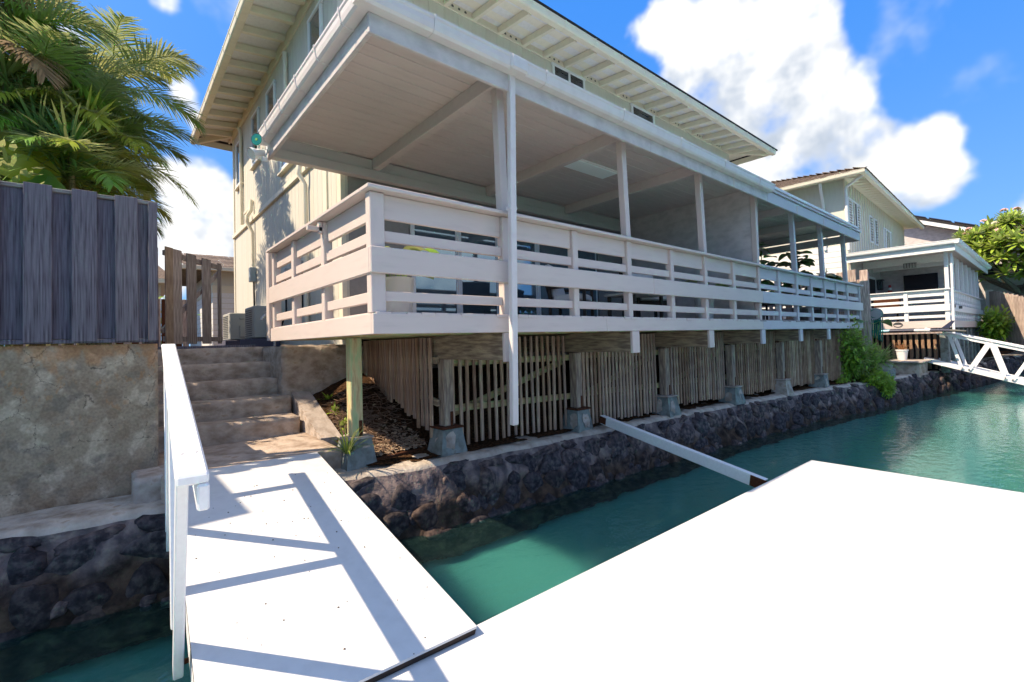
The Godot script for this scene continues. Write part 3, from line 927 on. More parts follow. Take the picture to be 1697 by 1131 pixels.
	add_hexa(st, [Vector3(-3.8, 2.66, -24.3), Vector3(0.2, 2.66, -24.3), Vector3(0.2, 2.66, -18.3), Vector3(-3.8, 2.66, -18.3)], [Vector3(-3.4, 3.6, -21.5), Vector3(-0.2, 3.6, -21.5), Vector3(-0.2, 3.6, -21.0), Vector3(-3.4, 3.6, -21.0)])
	build(st, "roof", M.shake, o)
	slab(o, "window", M.white, Vector3(-1.6, 1.0, -18.995), Vector3(-0.7, 2.0, -18.97))
	slab(o, "pane", M.glass, Vector3(-1.52, 1.08, -18.965), Vector3(-0.78, 1.92, -18.96), 0.001)
	o = thing("far_fence", "low red-brown board fence beyond the gate", "fence", Vector3(-1.2, 0, -14))
	for i in 22: slab(o, "board", M.rust if i % 2 == 0 else M.gate_wood_1, Vector3(-3.6 + i * 0.17, -0.05, -13.5), Vector3(-3.44 + i * 0.17, 1.45, -13.47))

# ---------------------------------------------------------------- the house and its raised covered deck
const RAIL_X := [0.065, 1.47, 2.54, 3.61, 4.67, 5.69, 6.70, 7.77, 8.75, 9.76, 10.69, 11.63, 12.56, 13.51, 14.68]
const BEAM_X := [1.46, 3.65, 5.74, 7.79, 9.80, 11.70]
const FOOT_X := [0.45, 1.50, 3.65, 5.72, 7.79, 9.80, 11.70]

func foot_z(x: float) -> float:
	return -1.30 + (x - 1.5) * 0.1022 - (0.14 if x < 1.0 else 0.0)

# profile [(outwards, up)] swept from a to b
func add_profile(st: SurfaceTool, prof: Array, a: Vector3, b: Vector3, out: Vector3) -> void:
	var n := prof.size()
	for i in n:
		var p: Vector2 = prof[i]
		var q: Vector2 = prof[(i + 1) % n]
		var t := (q - p).normalized()
		var nn := (out * t.y - Vector3.UP * t.x)
		var va := a + out * p.x + Vector3.UP * p.y
		var vb := a + out * q.x + Vector3.UP * q.y
		face(st, va, vb, vb + (b - a), va + (b - a), nn)
	for e in [[a, -1.0], [b, 1.0]]:
		var c := Vector2.ZERO
		for p in prof: c += p / n
		for i in n:
			var d: Vector3 = e[0]
			tri(st, d + out * c.x + Vector3.UP * c.y, d + out * prof[i].x + Vector3.UP * prof[i].y, d + out * prof[(i + 1) % n].x + Vector3.UP * prof[(i + 1) % n].y, (b - a).normalized() * e[1])

const GUTTER := [Vector2(0, 0), Vector2(0.085, 0.0), Vector2(0.105, 0.02), Vector2(0.115, 0.06), Vector2(0.118, 0.10), Vector2(0.128, 0.115), Vector2(0.128, 0.135), Vector2(0.112, 0.135), Vector2(0.105, 0.11), Vector2(0.0, 0.13)]

func gutter(o: Node3D, m: Material, a: Vector3, b: Vector3, out: Vector3, step: float) -> void:
	var st := begin()
	add_profile(st, GUTTER, a, b, out)
	var g := build(st, "gutter", m, o)
	var n := int((b - a).length() / step)
	for i in n + 1:
		var p := a.lerp(b, (i + 0.5) / (n + 1.0))
		st = begin()
		var prof: Array = []
		for q in [Vector2(-0.012, 0.03), Vector2(-0.012, -0.006), Vector2(0.09, -0.006), Vector2(0.113, 0.018), Vector2(0.123, 0.06), Vector2(0.134, 0.115), Vector2(0.134, 0.143), Vector2(0.115, 0.143), Vector2(0.05, 0.128)]: prof.append(q)
		add_profile(st, prof, p, p + (b - a).normalized() * 0.018, out)
		build(st, "hanger", m, g)

func window(o: Node3D, c: Vector3, w: float, h: float, face_dir: Vector3, kind: String) -> void:
	# c: middle of the window on the wall face, face_dir: outwards
	var b := Basis(Vector3.UP.cross(face_dir).normalized(), Vector3.UP, face_dir)
	var f := box(o, "window", M[kind], c + face_dir * 0.006, Vector3(w, h, 0.012), b, 0.001)
	var t := 0.05
	box(f, "frame", M.vinyl, c + face_dir * 0.025 + Vector3.UP * (h * 0.5), Vector3(w + t * 2, t, 0.05), b)
	box(f, "frame", M.vinyl, c + face_dir * 0.025 - Vector3.UP * (h * 0.5), Vector3(w + t * 2, t, 0.05), b)
	for s in [-1, 1]: box(f, "frame", M.vinyl, c + face_dir * 0.025 + b.x * (w * 0.5 * s), Vector3(t, h - t - 0.004, 0.048), b)
	box(f, "pane", M.glass, c + face_dir * 0.02, Vector3(w - t, h - t, 0.004), b, 0.001)

func make_house() -> void:
	var o := thing("house", "large two-storey cream house with wide rafter eaves behind the covered deck", "house", Vector3(7, 0, -7))
	var xw := 0.95
	var zb := -11.05
	var zf := -3.15
	# siding boards of the left wall, lower and upper storey
	var n := 38
	for s in 2:
		var y0: float = [-0.07, 3.05][s]
		var y1: float = [2.96, 5.80][s]
		for i in n:
			var a := lerpf(zf, zb, float(i) / n)
			var b := lerpf(zf, zb, float(i + 1) / n)
			slab(o, "siding_board", M.siding if (i * 7 + s) % 3 else M.siding_b, Vector3(xw, y0, b + 0.003), Vector3(xw + 0.1, y1, a - 0.003), 0.006)
	slab(o, "belt_trim", M.cream, Vector3(xw - 0.05, 2.95, zb - 0.05), Vector3(xw + 0.06, 3.06, zf + 0.03), 0.01)
	slab(o, "corner_board", M.cream, Vector3(xw - 0.025, -0.07, zb - 0.03), Vector3(xw + 0.05, 2.945, zb + 0.09))
	slab(o, "corner_board", M.cream, Vector3(xw - 0.025, 3.065, zb - 0.03), Vector3(xw + 0.05, 5.80, zb + 0.09))
	slab(o, "corner_board", M.cream, Vector3(xw - 0.022, 0.19, zf - 0.11), Vector3(xw + 0.05, 2.6, zf + 0.022))
	slab(o, "trim_board", M.cream, Vector3(xw - 0.03, 0.19, -3.86), Vector3(xw + 0.02, 2.945, -3.70))
	slab(o, "frieze_board", M.cream, Vector3(xw - 0.03, 5.70, zb - 0.03), Vector3(xw + 0.02, 5.84, zf + 0.03))
	slab(o, "back_wall", M.siding, Vector3(xw + 0.05, -0.07, zb), Vector3(13.75, 5.96, zb + 0.1))
	slab(o, "right_wall", M.siding, Vector3(13.65, -0.07, zb + 0.1), Vector3(13.75, 5.96, zf - 0.1))
	# upper front wall
	for i in 42:
		var a := lerpf(xw + 0.05, 13.75, i / 42.0)
		slab(o, "front_board", M.siding if i % 3 else M.siding_b, Vector3(a + 0.002, 2.6, zf - 0.1), Vector3(a + 12.75 / 42.0 - 0.002, 5.85, zf), 0.005)
	slab(o, "frieze_board", M.cream, Vector3(xw + 0.055, 5.82, zf + 0.002), Vector3(13.78, 5.88, zf + 0.03))
	# lower front wall round the sliding doors
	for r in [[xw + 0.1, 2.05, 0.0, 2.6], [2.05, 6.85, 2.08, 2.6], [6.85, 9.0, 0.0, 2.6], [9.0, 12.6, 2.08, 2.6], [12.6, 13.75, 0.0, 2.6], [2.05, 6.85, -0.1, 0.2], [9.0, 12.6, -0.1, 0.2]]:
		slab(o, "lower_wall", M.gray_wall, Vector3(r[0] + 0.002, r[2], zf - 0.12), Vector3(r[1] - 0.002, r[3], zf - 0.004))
	for d in [[2.08, 3.0], [3.0, 3.9], [3.9, 4.92], [4.92, 5.9], [5.9, 6.82], [9.03, 10.2], [10.2, 11.4], [11.4, 12.57]]:
		var f := slab(o, "sliding_door", M.vinyl, Vector3(d[0], 0.2, zf - 0.07), Vector3(d[0] + 0.075, 2.08, zf - 0.01))
		slab(f, "frame", M.vinyl, Vector3(d[1] - 0.03, 0.2, zf - 0.08), Vector3(d[1] - 0.002, 2.08, zf - 0.03))
		slab(f, "frame", M.vinyl, Vector3(d[0] + 0.077, 1.99, zf - 0.07), Vector3(d[1] - 0.032, 2.08, zf - 0.02))
		slab(f, "frame", M.vinyl, Vector3(d[0] + 0.077, 0.2, zf - 0.07), Vector3(d[1] - 0.032, 0.28, zf - 0.02))
		slab(f, "pane", M.door_glass, Vector3(d[0] + 0.075, 0.28, zf - 0.05), Vector3(d[1] - 0.03, 1.99, zf - 0.044), 0.001)
	# the dim room behind the doors
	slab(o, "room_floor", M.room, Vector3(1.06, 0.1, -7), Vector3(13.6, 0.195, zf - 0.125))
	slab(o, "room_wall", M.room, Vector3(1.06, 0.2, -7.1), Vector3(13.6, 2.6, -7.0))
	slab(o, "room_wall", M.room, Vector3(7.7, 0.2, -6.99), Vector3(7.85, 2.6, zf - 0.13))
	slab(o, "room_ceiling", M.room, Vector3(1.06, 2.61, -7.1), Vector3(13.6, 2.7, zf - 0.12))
	# windows
	window(o, Vector3(xw, 4.82, -4.11), 0.58, 1.2, Vector3.LEFT, "blind")
	window(o, Vector3(xw, 4.83, -6.95), 0.62, 1.12, Vector3.LEFT, "blind")
	window(o, Vector3(xw, 4.83, -8.36), 0.60, 1.14, Vector3.LEFT, "blind")
	window(o, Vector3(xw, 4.80, -10.20), 0.58, 1.10, Vector3.LEFT, "dark_room")
	window(o, Vector3(xw, 3.78, -5.75), 0.95, 0.72, Vector3.LEFT, "white")
	window(o, Vector3(6.02, 5.50, zf), 0.98, 0.58, Vector3.BACK, "dark_room")
	window(o, Vector3(8.83, 5.50, zf), 0.95, 0.58, Vector3.BACK, "dark_room")
	for z in [[-10.2, 4.19], [-8.36, 4.20], [-5.75, 3.36]]:
		slab(o, "sill", M.cream, Vector3(xw - 0.075, z[1] - 0.035, z[0] - (0.6 if z[1] < 4.0 else 0.4)), Vector3(xw + 0.01, z[1] + 0.01, z[0] + (0.6 if z[1] < 4.0 else 0.4)), 0.006)
	slab(o, "sill", M.cream, Vector3(xw - 0.06, 3.28, -9.55), Vector3(xw + 0.01, 3.35, -8.95), 0.006)
	slab(o, "mullion", M.vinyl, Vector3(6.0, 5.23, zf + 0.012), Vector3(6.05, 5.77, zf + 0.045))
	# downpipes on the left wall
	var st := begin()
	tube(st, [Vector3(0.90, 5.55, -5.75), Vector3(0.90, 5.2, -5.75), Vector3(0.90, 4.35, -5.75)], [0.05, 0.04, 0.04], 10)
	build(st, "downpipe", M.cream, o)
	st = begin()
	tube(st, [Vector3(0.86, 5.6, -9.85), Vector3(0.9, 5.45, -9.85), Vector3(0.9, 3.1, -9.85)], [0.04, 0.04, 0.04], 10)
	build(st, "downpipe", M.cream, o)
	st = begin()
	tube(st, [Vector3(0.90, 2.55 + 0.62, -4.62), Vector3(0.90, 3.13, -4.62), Vector3(0.80, 3.0, -4.65), Vector3(0.80, 2.86, -4.66), Vector3(0.89, 2.7, -4.66), Vector3(0.89, 0.2, -4.66)], [0.042, 0.042, 0.042, 0.042, 0.042, 0.042], 10)
	build(st, "downpipe", M.cream, o)
	st = begin()
	tube(st, [Vector3(0.90, 3.45, -8.75), Vector3(0.88, 3.2, -8.72), Vector3(0.80, 3.05, -8.70), Vector3(0.80, 2.9, -8.70), Vector3(0.90, 2.65, -8.66), Vector3(0.90, 1.7, -8.64)], [0.045, 0.045, 0.045, 0.045, 0.04, 0.035], 10)
	build(st, "cable_mast", M.cream, o)
	st = begin()
	tube(st, [Vector3(0.91, 1.5, -8.64), Vector3(0.91, 0.9, -8.62), Vector3(0.90, 0.6, -8.6), Vector3(0.86, 0.4, -8.5)], [0.02, 0.02, 0.02, 0.02], 8)
	build(st, "conduit", M.cable, o)
	slab(o, "meter_box", M.meter, Vector3(0.82, 1.48, -8.73), Vector3(0.945, 1.82, -8.55), 0.01)
	for z in [-4.9, -5.9]:
		var fx := slab(o, "wall_outlet", M.pipe_gray, Vector3(0.86, 1.25, z - 0.06), Vector3(0.945, 1.42, z + 0.06), 0.012)
		st = begin()
		tube(st, [Vector3(0.89, 1.25, z), Vector3(0.89, 0.6, z), Vector3(0.80, 0.25, z - 0.1), Vector3(0.7, 0.05, z - 0.25)], [0.018, 0.018, 0.018, 0.018], 7)
		build(st, "conduit", M.cable, fx)
	# rafter eaves, left and front
	for i in 14:
		var z := -2.62 - i * 0.655
		bar(o, "rafter", M.cream, Vector3(0.19, 5.80, z), Vector3(0.97, 5.90, z), 0.085, 0.13)
		slab(o, "rafter_block", M.cream, Vector3(0.94, 5.845, z - 0.61), Vector3(0.975, 5.98, z - 0.045))
	for i in 22:
		var x := 1.02 + i * 0.61
		bar(o, "rafter", M.cream, Vector3(x, 5.80, -2.27), Vector3(x, 5.90, -3.17), 0.075, 0.13)
		if x < 13.5:
			var bl := slab(o, "rafter_block", M.cream, Vector3(x + 0.04, 5.845, -3.175), Vector3(x + 0.57, 5.98, -3.14))
			if i % 2 == 1:
				st = begin()
				for k in 3:
					var c := Vector3(x + 0.15 + k * 0.14, 5.912, -3.141)
					tube(st, [c, c + Vector3(0, 0, 0.004)], [0.026, 0.026], 10)
				build(st, "vent_hole", M.ac_dark, bl)
		if i % 3 == 1:
			slab(o, "rust_stain_bracket", M.rust, Vector3(x - 0.03, 5.842, -3.14), Vector3(x + 0.03, 5.87, -3.10), 0.008)
	for e in [[Vector3(0.17, 5.79, -2.25), Vector3(1.0, 5.9, -3.2)], [Vector3(0.17, 5.79, -11.95), Vector3(1.0, 5.9, -11.1)], [Vector3(14.65, 5.79, -2.25), Vector3(13.75, 5.9, -3.2)]]:
		bar(o, "hip_rafter", M.cream, e[0], e[1], 0.085, 0.14)
	for i in 5:
		var z := -11.07 - i * 0.18
		slab(o, "soffit_board", M.soffit, Vector3(0.17, 5.955, z - 0.172), Vector3(14.6, 5.975, z))
	for i in 30:
		slab(o, "soffit_board", M.soffit, Vector3(13.76, 5.945, -2.62 - i * 0.29), Vector3(14.66, 5.965, -2.335 - i * 0.29), 0.003)
	slab(o, "rafter_block", M.cream, Vector3(0.98, 5.845, zb - 0.03), Vector3(13.75, 5.97, zb + 0.0))
	# soffit boards seen from below: short boards side by side
	for i in 30:
		var z := -2.28 - i * 0.325
		if z < -11.2: break
		box(o, "soffit_board", M.soffit if i % 2 else M.white, Vector3(0.565, 5.935, z - 0.16), Vector3(0.80, 0.018, 0.317), Basis(Vector3.BACK, 0.127), 0.003)
	for i in 5:
		slab(o, "soffit_board", M.soffit if i % 2 else M.white, Vector3(0.98, 5.885 + i * 0.021, -2.44 - i * 0.19), Vector3(14.6, 5.90 + i * 0.021, -2.255 - i * 0.19), 0.003)
	slab(o, "fascia_board", M.cream, Vector3(0.165, 5.73, -11.98), Vector3(0.195, 5.90, -2.22))
	slab(o, "fascia_board", M.cream, Vector3(0.20, 5.73, -2.25), Vector3(14.70, 5.90, -2.22))
	slab(o, "fascia_board", M.cream, Vector3(14.67, 5.73, -11.98), Vector3(14.70, 5.90, -2.255))
	slab(o, "fascia_board", M.cream, Vector3(0.20, 5.73, -11.98), Vector3(14.66, 5.90, -11.95))
	gutter(o, M.cream, Vector3(0.163, 5.715, -12.0), Vector3(0.163, 5.715, -2.2), Vector3.LEFT, 0.62)
	gutter(o, M.cream, Vector3(0.05, 5.715, -2.215), Vector3(14.75, 5.715, -2.215), Vector3.BACK, 0.9)
	# hip roof
	st = begin()
	var e0 := [Vector3(0.06, 5.90, -2.10), Vector3(14.80, 5.90, -2.10), Vector3(14.80, 5.90, -12.08), Vector3(0.06, 5.90, -12.08)]
	var r0 := [Vector3(5.0, 7.55, -7.0), Vector3(9.8, 7.55, -7.0), Vector3(9.8, 7.55, -7.1), Vector3(5.0, 7.55, -7.1)]
	for i in 4: face(st, e0[i], e0[(i + 1) % 4], r0[(i + 1) % 4], r0[i], Vector3.UP)
	face(st, r0[0], r0[1], r0[2], r0[3], Vector3.UP)
	build(st, "roof", M.roof_dark, o)
	slab(o, "roof_edge", M.roof_dark, Vector3(0.2, 5.862, -2.16), Vector3(14.86, 5.902, -2.07), 0.01)

func make_deck() -> void:
	var o := thing("covered_deck", "long raised covered deck in pale mauve paint with rails, posts and gutter", "deck", Vector3(7.0, -1.4, -1.5))
	var st: SurfaceTool
	var xm := 7.79
	var xe := 14.75
	var z0 := -3.28
	# planks, ends showing over the front fascia
	var np := 104
	rng.seed = 11
	for i in np:
		var a := lerpf(0.03, xe - 0.03, float(i) / np)
		var b := lerpf(0.03, xe - 0.03, float(i + 1) / np) - 0.007
		slab(o, "deck_plank", M.paint_z if i < 54 else M.deck_board, Vector3(a, 0.150, -3.14), Vector3(b, 0.182 + rng.randf_range(0, 0.004), -0.012 + rng.randf_range(0.0, 0.022)), 0.003)
	for i in 8:
		slab(o, "deck_plank", M.paint_z, Vector3(0.03 + i * 0.113, 0.150, z0), Vector3(0.136 + i * 0.113, 0.183, -3.145), 0.003)
	slab(o, "fascia_board", M.paint_x, Vector3(0.0, 0.0, -0.04), Vector3(3.05, 0.172, 0.0))
	slab(o, "fascia_board", M.paint_x, Vector3(3.053, 0.0, -0.04), Vector3(xm, 0.172, 0.0))
	slab(o, "fascia_board", M.paint_gray_x, Vector3(xm + 0.003, 0.0, -0.04), Vector3(11.2, 0.172, 0.0))
	slab(o, "fascia_board", M.paint_gray_x, Vector3(11.203, 0.0, -0.04), Vector3(xe, 0.172, 0.0))
	slab(o, "side_fascia", M.paint_z, Vector3(0.0, 0.0, z0), Vector3(0.04, 0.172, -0.043))
	slab(o, "end_fascia", M.paint_gray_v, Vector3(xe - 0.04, 0.0, z0), Vector3(xe, 0.172, -0.043))
	for z in [-0.6, -1.2, -1.8, -2.4, -3.0]:
		slab(o, "joist", M.treated_x, Vector3(0.045, 0.0, z - 0.02), Vector3(xe - 0.045, 0.148, z + 0.02))
	# front balustrade
	for i in RAIL_X.size():
		var x: float = RAIL_X[i]
		var w: float = 0.13 if i == 0 else 0.09
		var m: Material = M.paint_v if x < 7.9 else M.paint_gray_v
		slab(o, "rail_post", m, Vector3(x - w * 0.5, 0.176, -0.115), Vector3(x + w * 0.5, 1.195, -0.025), 0.006)
		if i > 0:
			var a: float = RAIL_X[i - 1] + (0.065 if i == 1 else 0.045)
			var b: float = x - 0.045
			var mx: Material = M.paint_x if x < 7.9 else M.paint_gray_x
			slab(o, "apron_board", mx, Vector3(a, 0.985, -0.10), Vector3(b, 1.197, -0.065))
			slab(o, "thin_rail", mx, Vector3(a, 0.785 + rng.randf_range(-0.006, 0.006), -0.09), Vector3(b, 0.882, -0.052), 0.005)
			slab(o, "thin_rail", mx, Vector3(a, 0.272 + rng.randf_range(-0.006, 0.006), -0.09), Vector3(b, 0.366, -0.052), 0.005)
	for r in [[-0.045, 2.56, 0], [2.563, xm, 0], [xm + 0.003, 11.6, 1], [11.603, xe + 0.04, 1]]:
		slab(o, "cap_rail", [M.paint_x, M.paint_gray_x][r[2]], Vector3(r[0], 1.20, -0.125), Vector3(r[1], 1.236, 0.045), 0.006)
	for r in [[-0.018, 4.10, 0], [4.103, xm, 0], [xm + 0.003, xe + 0.02, 1]]:
		slab(o, "middle_rail", [M.paint_x, M.paint_gray_x][r[2]], Vector3(r[0], 0.507, -0.023), Vector3(r[1], 0.728, 0.017), 0.007)
	# side balustrade
	var pz := [-1.27, -2.33, -3.235]
	for i in 3:
		slab(o, "rail_post", M.paint_v, Vector3(0.025, 0.176, pz[i] - 0.045), Vector3(0.115, 1.195, pz[i] + 0.045), 0.006)
		var a: float = (-0.118 if i == 0 else pz[i - 1] - 0.048)
		var b: float = pz[i] + 0.048
		slab(o, "apron_board", M.paint_z, Vector3(0.065, 0.985, b), Vector3(0.10, 1.197, a))
		slab(o, "thin_rail", M.paint_z, Vector3(0.052, 0.785, b), Vector3(0.09, 0.882, a), 0.005)
		slab(o, "thin_rail", M.paint_z, Vector3(0.052, 0.272, b), Vector3(0.09, 0.366, a), 0.005)
	slab(o, "cap_rail", M.paint_z, Vector3(-0.045, 1.20, z0), Vector3(0.125, 1.236, -0.128), 0.006)
	slab(o, "middle_rail", M.paint_z, Vector3(-0.017, 0.507, z0), Vector3(0.023, 0.728, -0.026), 0.007)
	slab(o, "end_board", M.paint_v, Vector3(0.0, 0.01, -3.50), Vector3(0.045, 1.27, -3.36), 0.005)
	bar(o, "rail_hook", M.paint_x, Vector3(-0.13, 1.115, -1.25), Vector3(0.03, 1.115, -1.25), 0.05, 0.045)
	slab(o, "rail_hook", M.paint_x, Vector3(-0.02, 1.07, -1.275), Vector3(0.02, 1.19, -1.225))
	# right end balustrade
	for i in 4:
		slab(o, "rail_post", M.paint_gray_v, Vector3(xe - 0.115, 0.176, -0.9 - i * 0.78), Vector3(xe - 0.025, 1.195, -0.81 - i * 0.78), 0.006)
	slab(o, "cap_rail", M.paint_gray_v, Vector3(xe - 0.125, 1.20, z0), Vector3(xe + 0.04, 1.236, -0.128))
	slab(o, "middle_rail", M.paint_gray_v, Vector3(xe - 0.023, 0.507, z0), Vector3(xe + 0.017, 0.728, -0.026))
	slab(o, "thin_rail", M.paint_gray_v, Vector3(xe - 0.09, 0.785, z0), Vector3(xe - 0.052, 0.882, -0.12))
	slab(o, "thin_rail", M.paint_gray_v, Vector3(xe - 0.09, 0.272, z0), Vector3(xe - 0.052, 0.366, -0.12))
	# roof posts on the rail, leaning inwards a hair as they do
	for x in [1.47, 3.61, 5.69, 9.76, 11.63, 13.51]:
		var m: Material = M.paint_v if x < 7.9 else M.paint_gray_v
		var lean := -0.03 if x > 2.0 else -0.015
		bar(o, "roof_post", m, Vector3(x, 1.234, -0.07), Vector3(x + lean, 2.72, -0.09), 0.095, 0.095, Vector3.BACK, 0.006)
		st = begin()
		tube(st, [Vector3(x - 0.053 + lean, 2.50, -0.075), Vector3(x - 0.060 + lean, 2.50, -0.075)], [0.02, 0.02], 10)
		build(st, "bolt", M.paint_v, o)
	# partition between the two homes
	slab(o, "partition_wall", M.fascia, Vector3(xm - 0.06, 0.185, -3.14), Vector3(xm + 0.0, 2.72, -0.13))
	slab(o, "partition_post", M.paint_v, Vector3(xm - 0.07, 1.237, -0.125), Vector3(xm + 0.03, 2.72, -0.03), 0.006)
	# roof: beams, ceiling boards, fascia, gutter
	for x in [1.42, 3.58, 5.66, 9.73, 11.6, 13.48]:
		slab(o, "roof_beam", M.ceiling, Vector3(x - 0.05, 2.555, -3.0), Vector3(x + 0.05, 2.722, 0.128), 0.006)
	slab(o, "ledger", M.ceiling, Vector3(-0.02, 2.42, -3.08), Vector3(14.1, 2.552, -2.965), 0.006)
	slab(o, "ledger", M.ceiling, Vector3(-0.02, 2.556, -3.08), Vector3(14.1, 2.72, -3.005), 0.006)
	var nb := 17
	for i in nb:
		var a := lerpf(-2.99, 0.128, float(i) / nb)
		var b := lerpf(-2.99, 0.128, float(i + 1) / nb) - 0.010
		for s in [[-0.018, 1.42], [1.42, 3.58], [3.58, 5.66], [5.66, xm], [xm, 14.1]]:
			slab(o, "ceiling_board", M.ceiling if (i * 5 + int(s[1])) % 3 else M.ceiling_b, Vector3(s[0] + 0.0015, 2.722, a), Vector3(s[1] - 0.0015, 2.742, b), 0.007)
	slab(o, "roof_sheet", M.white, Vector3(-0.05, 2.745, -3.14), Vector3(14.1, 2.80, 0.15))
	slab(o, "roof_fascia", M.fascia, Vector3(-0.062, 2.41, 0.13), Vector3(3.9, 2.63, 0.17), 0.006)
	slab(o, "roof_fascia", M.fascia, Vector3(3.903, 2.41, 0.13), Vector3(xm, 2.63, 0.17), 0.006)
	slab(o, "roof_fascia", M.paint_gray_x, Vector3(xm + 0.003, 2.41, 0.13), Vector3(14.1, 2.62, 0.17), 0.006)
	slab(o, "roof_edge", M.paint_gray_x, Vector3(xm + 0.003, 2.63, 0.10), Vector3(14.12, 2.665, 0.20), 0.004)
	slab(o, "side_fascia", M.fascia, Vector3(-0.062, 2.41, -2.96), Vector3(-0.022, 2.63, 0.127), 0.006)
	slab(o, "roof_fascia", M.fascia, Vector3(-0.062, 2.41, -3.10), Vector3(-0.02, 2.56, -2.963), 0.006)
	slab(o, "end_fascia", M.paint_gray_v, Vector3(14.06, 2.41, -3.1), Vector3(14.1, 2.62, 0.127), 0.006)
	for x in [6.35, 9.3, 11.0]: slab(o, "fascia_joint", M.paint_v, Vector3(x, 2.415, 0.171), Vector3(x + 0.06, 2.58, 0.176), 0.002)
	gutter(o, M.gutter, Vector3(-0.195, 2.575, 0.172), Vector3(xm + 0.05, 2.575, 0.172), Vector3.BACK, 1.5)
	gutter(o, M.gutter, Vector3(-0.064, 2.575, -2.93), Vector3(-0.064, 2.575, 0.171), Vector3.LEFT, 0.75)
	# downspout in front of the rail
	var ds := bar(o, "downspout", M.gutter, Vector3(1.425, -0.93, 0.075), Vector3(1.435, 2.61, 0.165), 0.075, 0.062, Vector3.BACK, 0.008)
	slab(ds, "collar", M.gutter, Vector3(1.388, 1.225, 0.08), Vector3(1.475, 1.26, 0.16), 0.004)
	slab(ds, "collar", M.gutter, Vector3(1.33, 2.57, 0.165), Vector3(1.55, 2.72, 0.312), 0.02)
	# beams under the deck with painted caps
	for x in BEAM_X:
		slab(o, "deck_beam", M.treated_z, Vector3(x - 0.05, -0.285 + (x - 1.4) * 0.004, -3.3), Vector3(x + 0.05, -0.004, -0.045), 0.006)
		slab(o, "beam_cap", M.paint_v if x < 7 else M.paint_gray_v, Vector3(x - 0.065, -0.30 + (x - 1.4) * 0.004, -0.043), Vector3(x + 0.095, -0.003, -0.003), 0.005)
	# posts on footings
	for i in FOOT_X.size():
		var x: float = FOOT_X[i]
		var z := foot_z(x)
		var top := -0.004 if i == 0 else -0.286
		var p := bar(o, "post", M.treated_v if i == 0 else M.post_wood, Vector3(x, -1.105, z), Vector3(x, top, z), 0.135, 0.135, Vector3.BACK, 0.008)
		slab(p, "strap", M.rust, Vector3(x + 0.015, -1.11, z + 0.0685), Vector3(x + 0.055, -0.93, z + 0.073), 0.002)
		st = begin()
		var a := 0.13
		var b := 0.185
		rng.seed = 300 + i
		var lo: Array = []
		var hi: Array = []
		for c in [[-1, -1], [1, -1], [1, 1], [-1, 1]]:
			lo.append(Vector3(x + c[0] * b + rng.randf_range(-0.02, 0.02), -1.46, z + c[1] * b + rng.randf_range(-0.02, 0.02)))
			hi.append(Vector3(x + c[0] * a + rng.randf_range(-0.008, 0.008), -1.125, z + c[1] * a))
		add_hexa(st, lo, hi)
		var ft := build(st, "footing", M.blue_concrete if i != 5 else M.concrete_light, o)
		slab(ft, "footing_cap", M.rust if i in [1, 2] else M.concrete_light, Vector3(x - 0.155, -1.128, z - 0.155), Vector3(x + 0.155, -1.104, z + 0.155), 0.008)
		# paint fallen off, rough aggregate showing
		for s in 2:
			st = begin()
			var pts: Array = []
			var nn := 12
			var cu := rng.randf_range(-0.06, 0.08)
			var cv := rng.randf_range(0.35, 0.6)
			for k in nn:
				var an := TAU * k / nn
				var rr := rng.randf_range(0.65, 1.1)
				pts.append(Vector2(cu + cos(an) * 0.085 * rr, clampf(cv + sin(an) * 0.38 * rr, 0.02, 0.98)))
			for k in nn:
				var vs: Array = []
				for q in [Vector2(cu, cv), pts[k], pts[(k + 1) % nn]]:
					var y := lerpf(-1.44, -1.13, q.y)
					var off: float = lerpf(b, a, (y + 1.46) / 0.335) + 0.006
					vs.append(Vector3(x + q.x, y, z + off) if s == 0 else Vector3(x - off, y, z + q.x))
				tri(st, vs[0], vs[1], vs[2], Vector3.BACK if s == 0 else Vector3.LEFT)
			build(st, "bare_patch", M.concrete_light, ft)

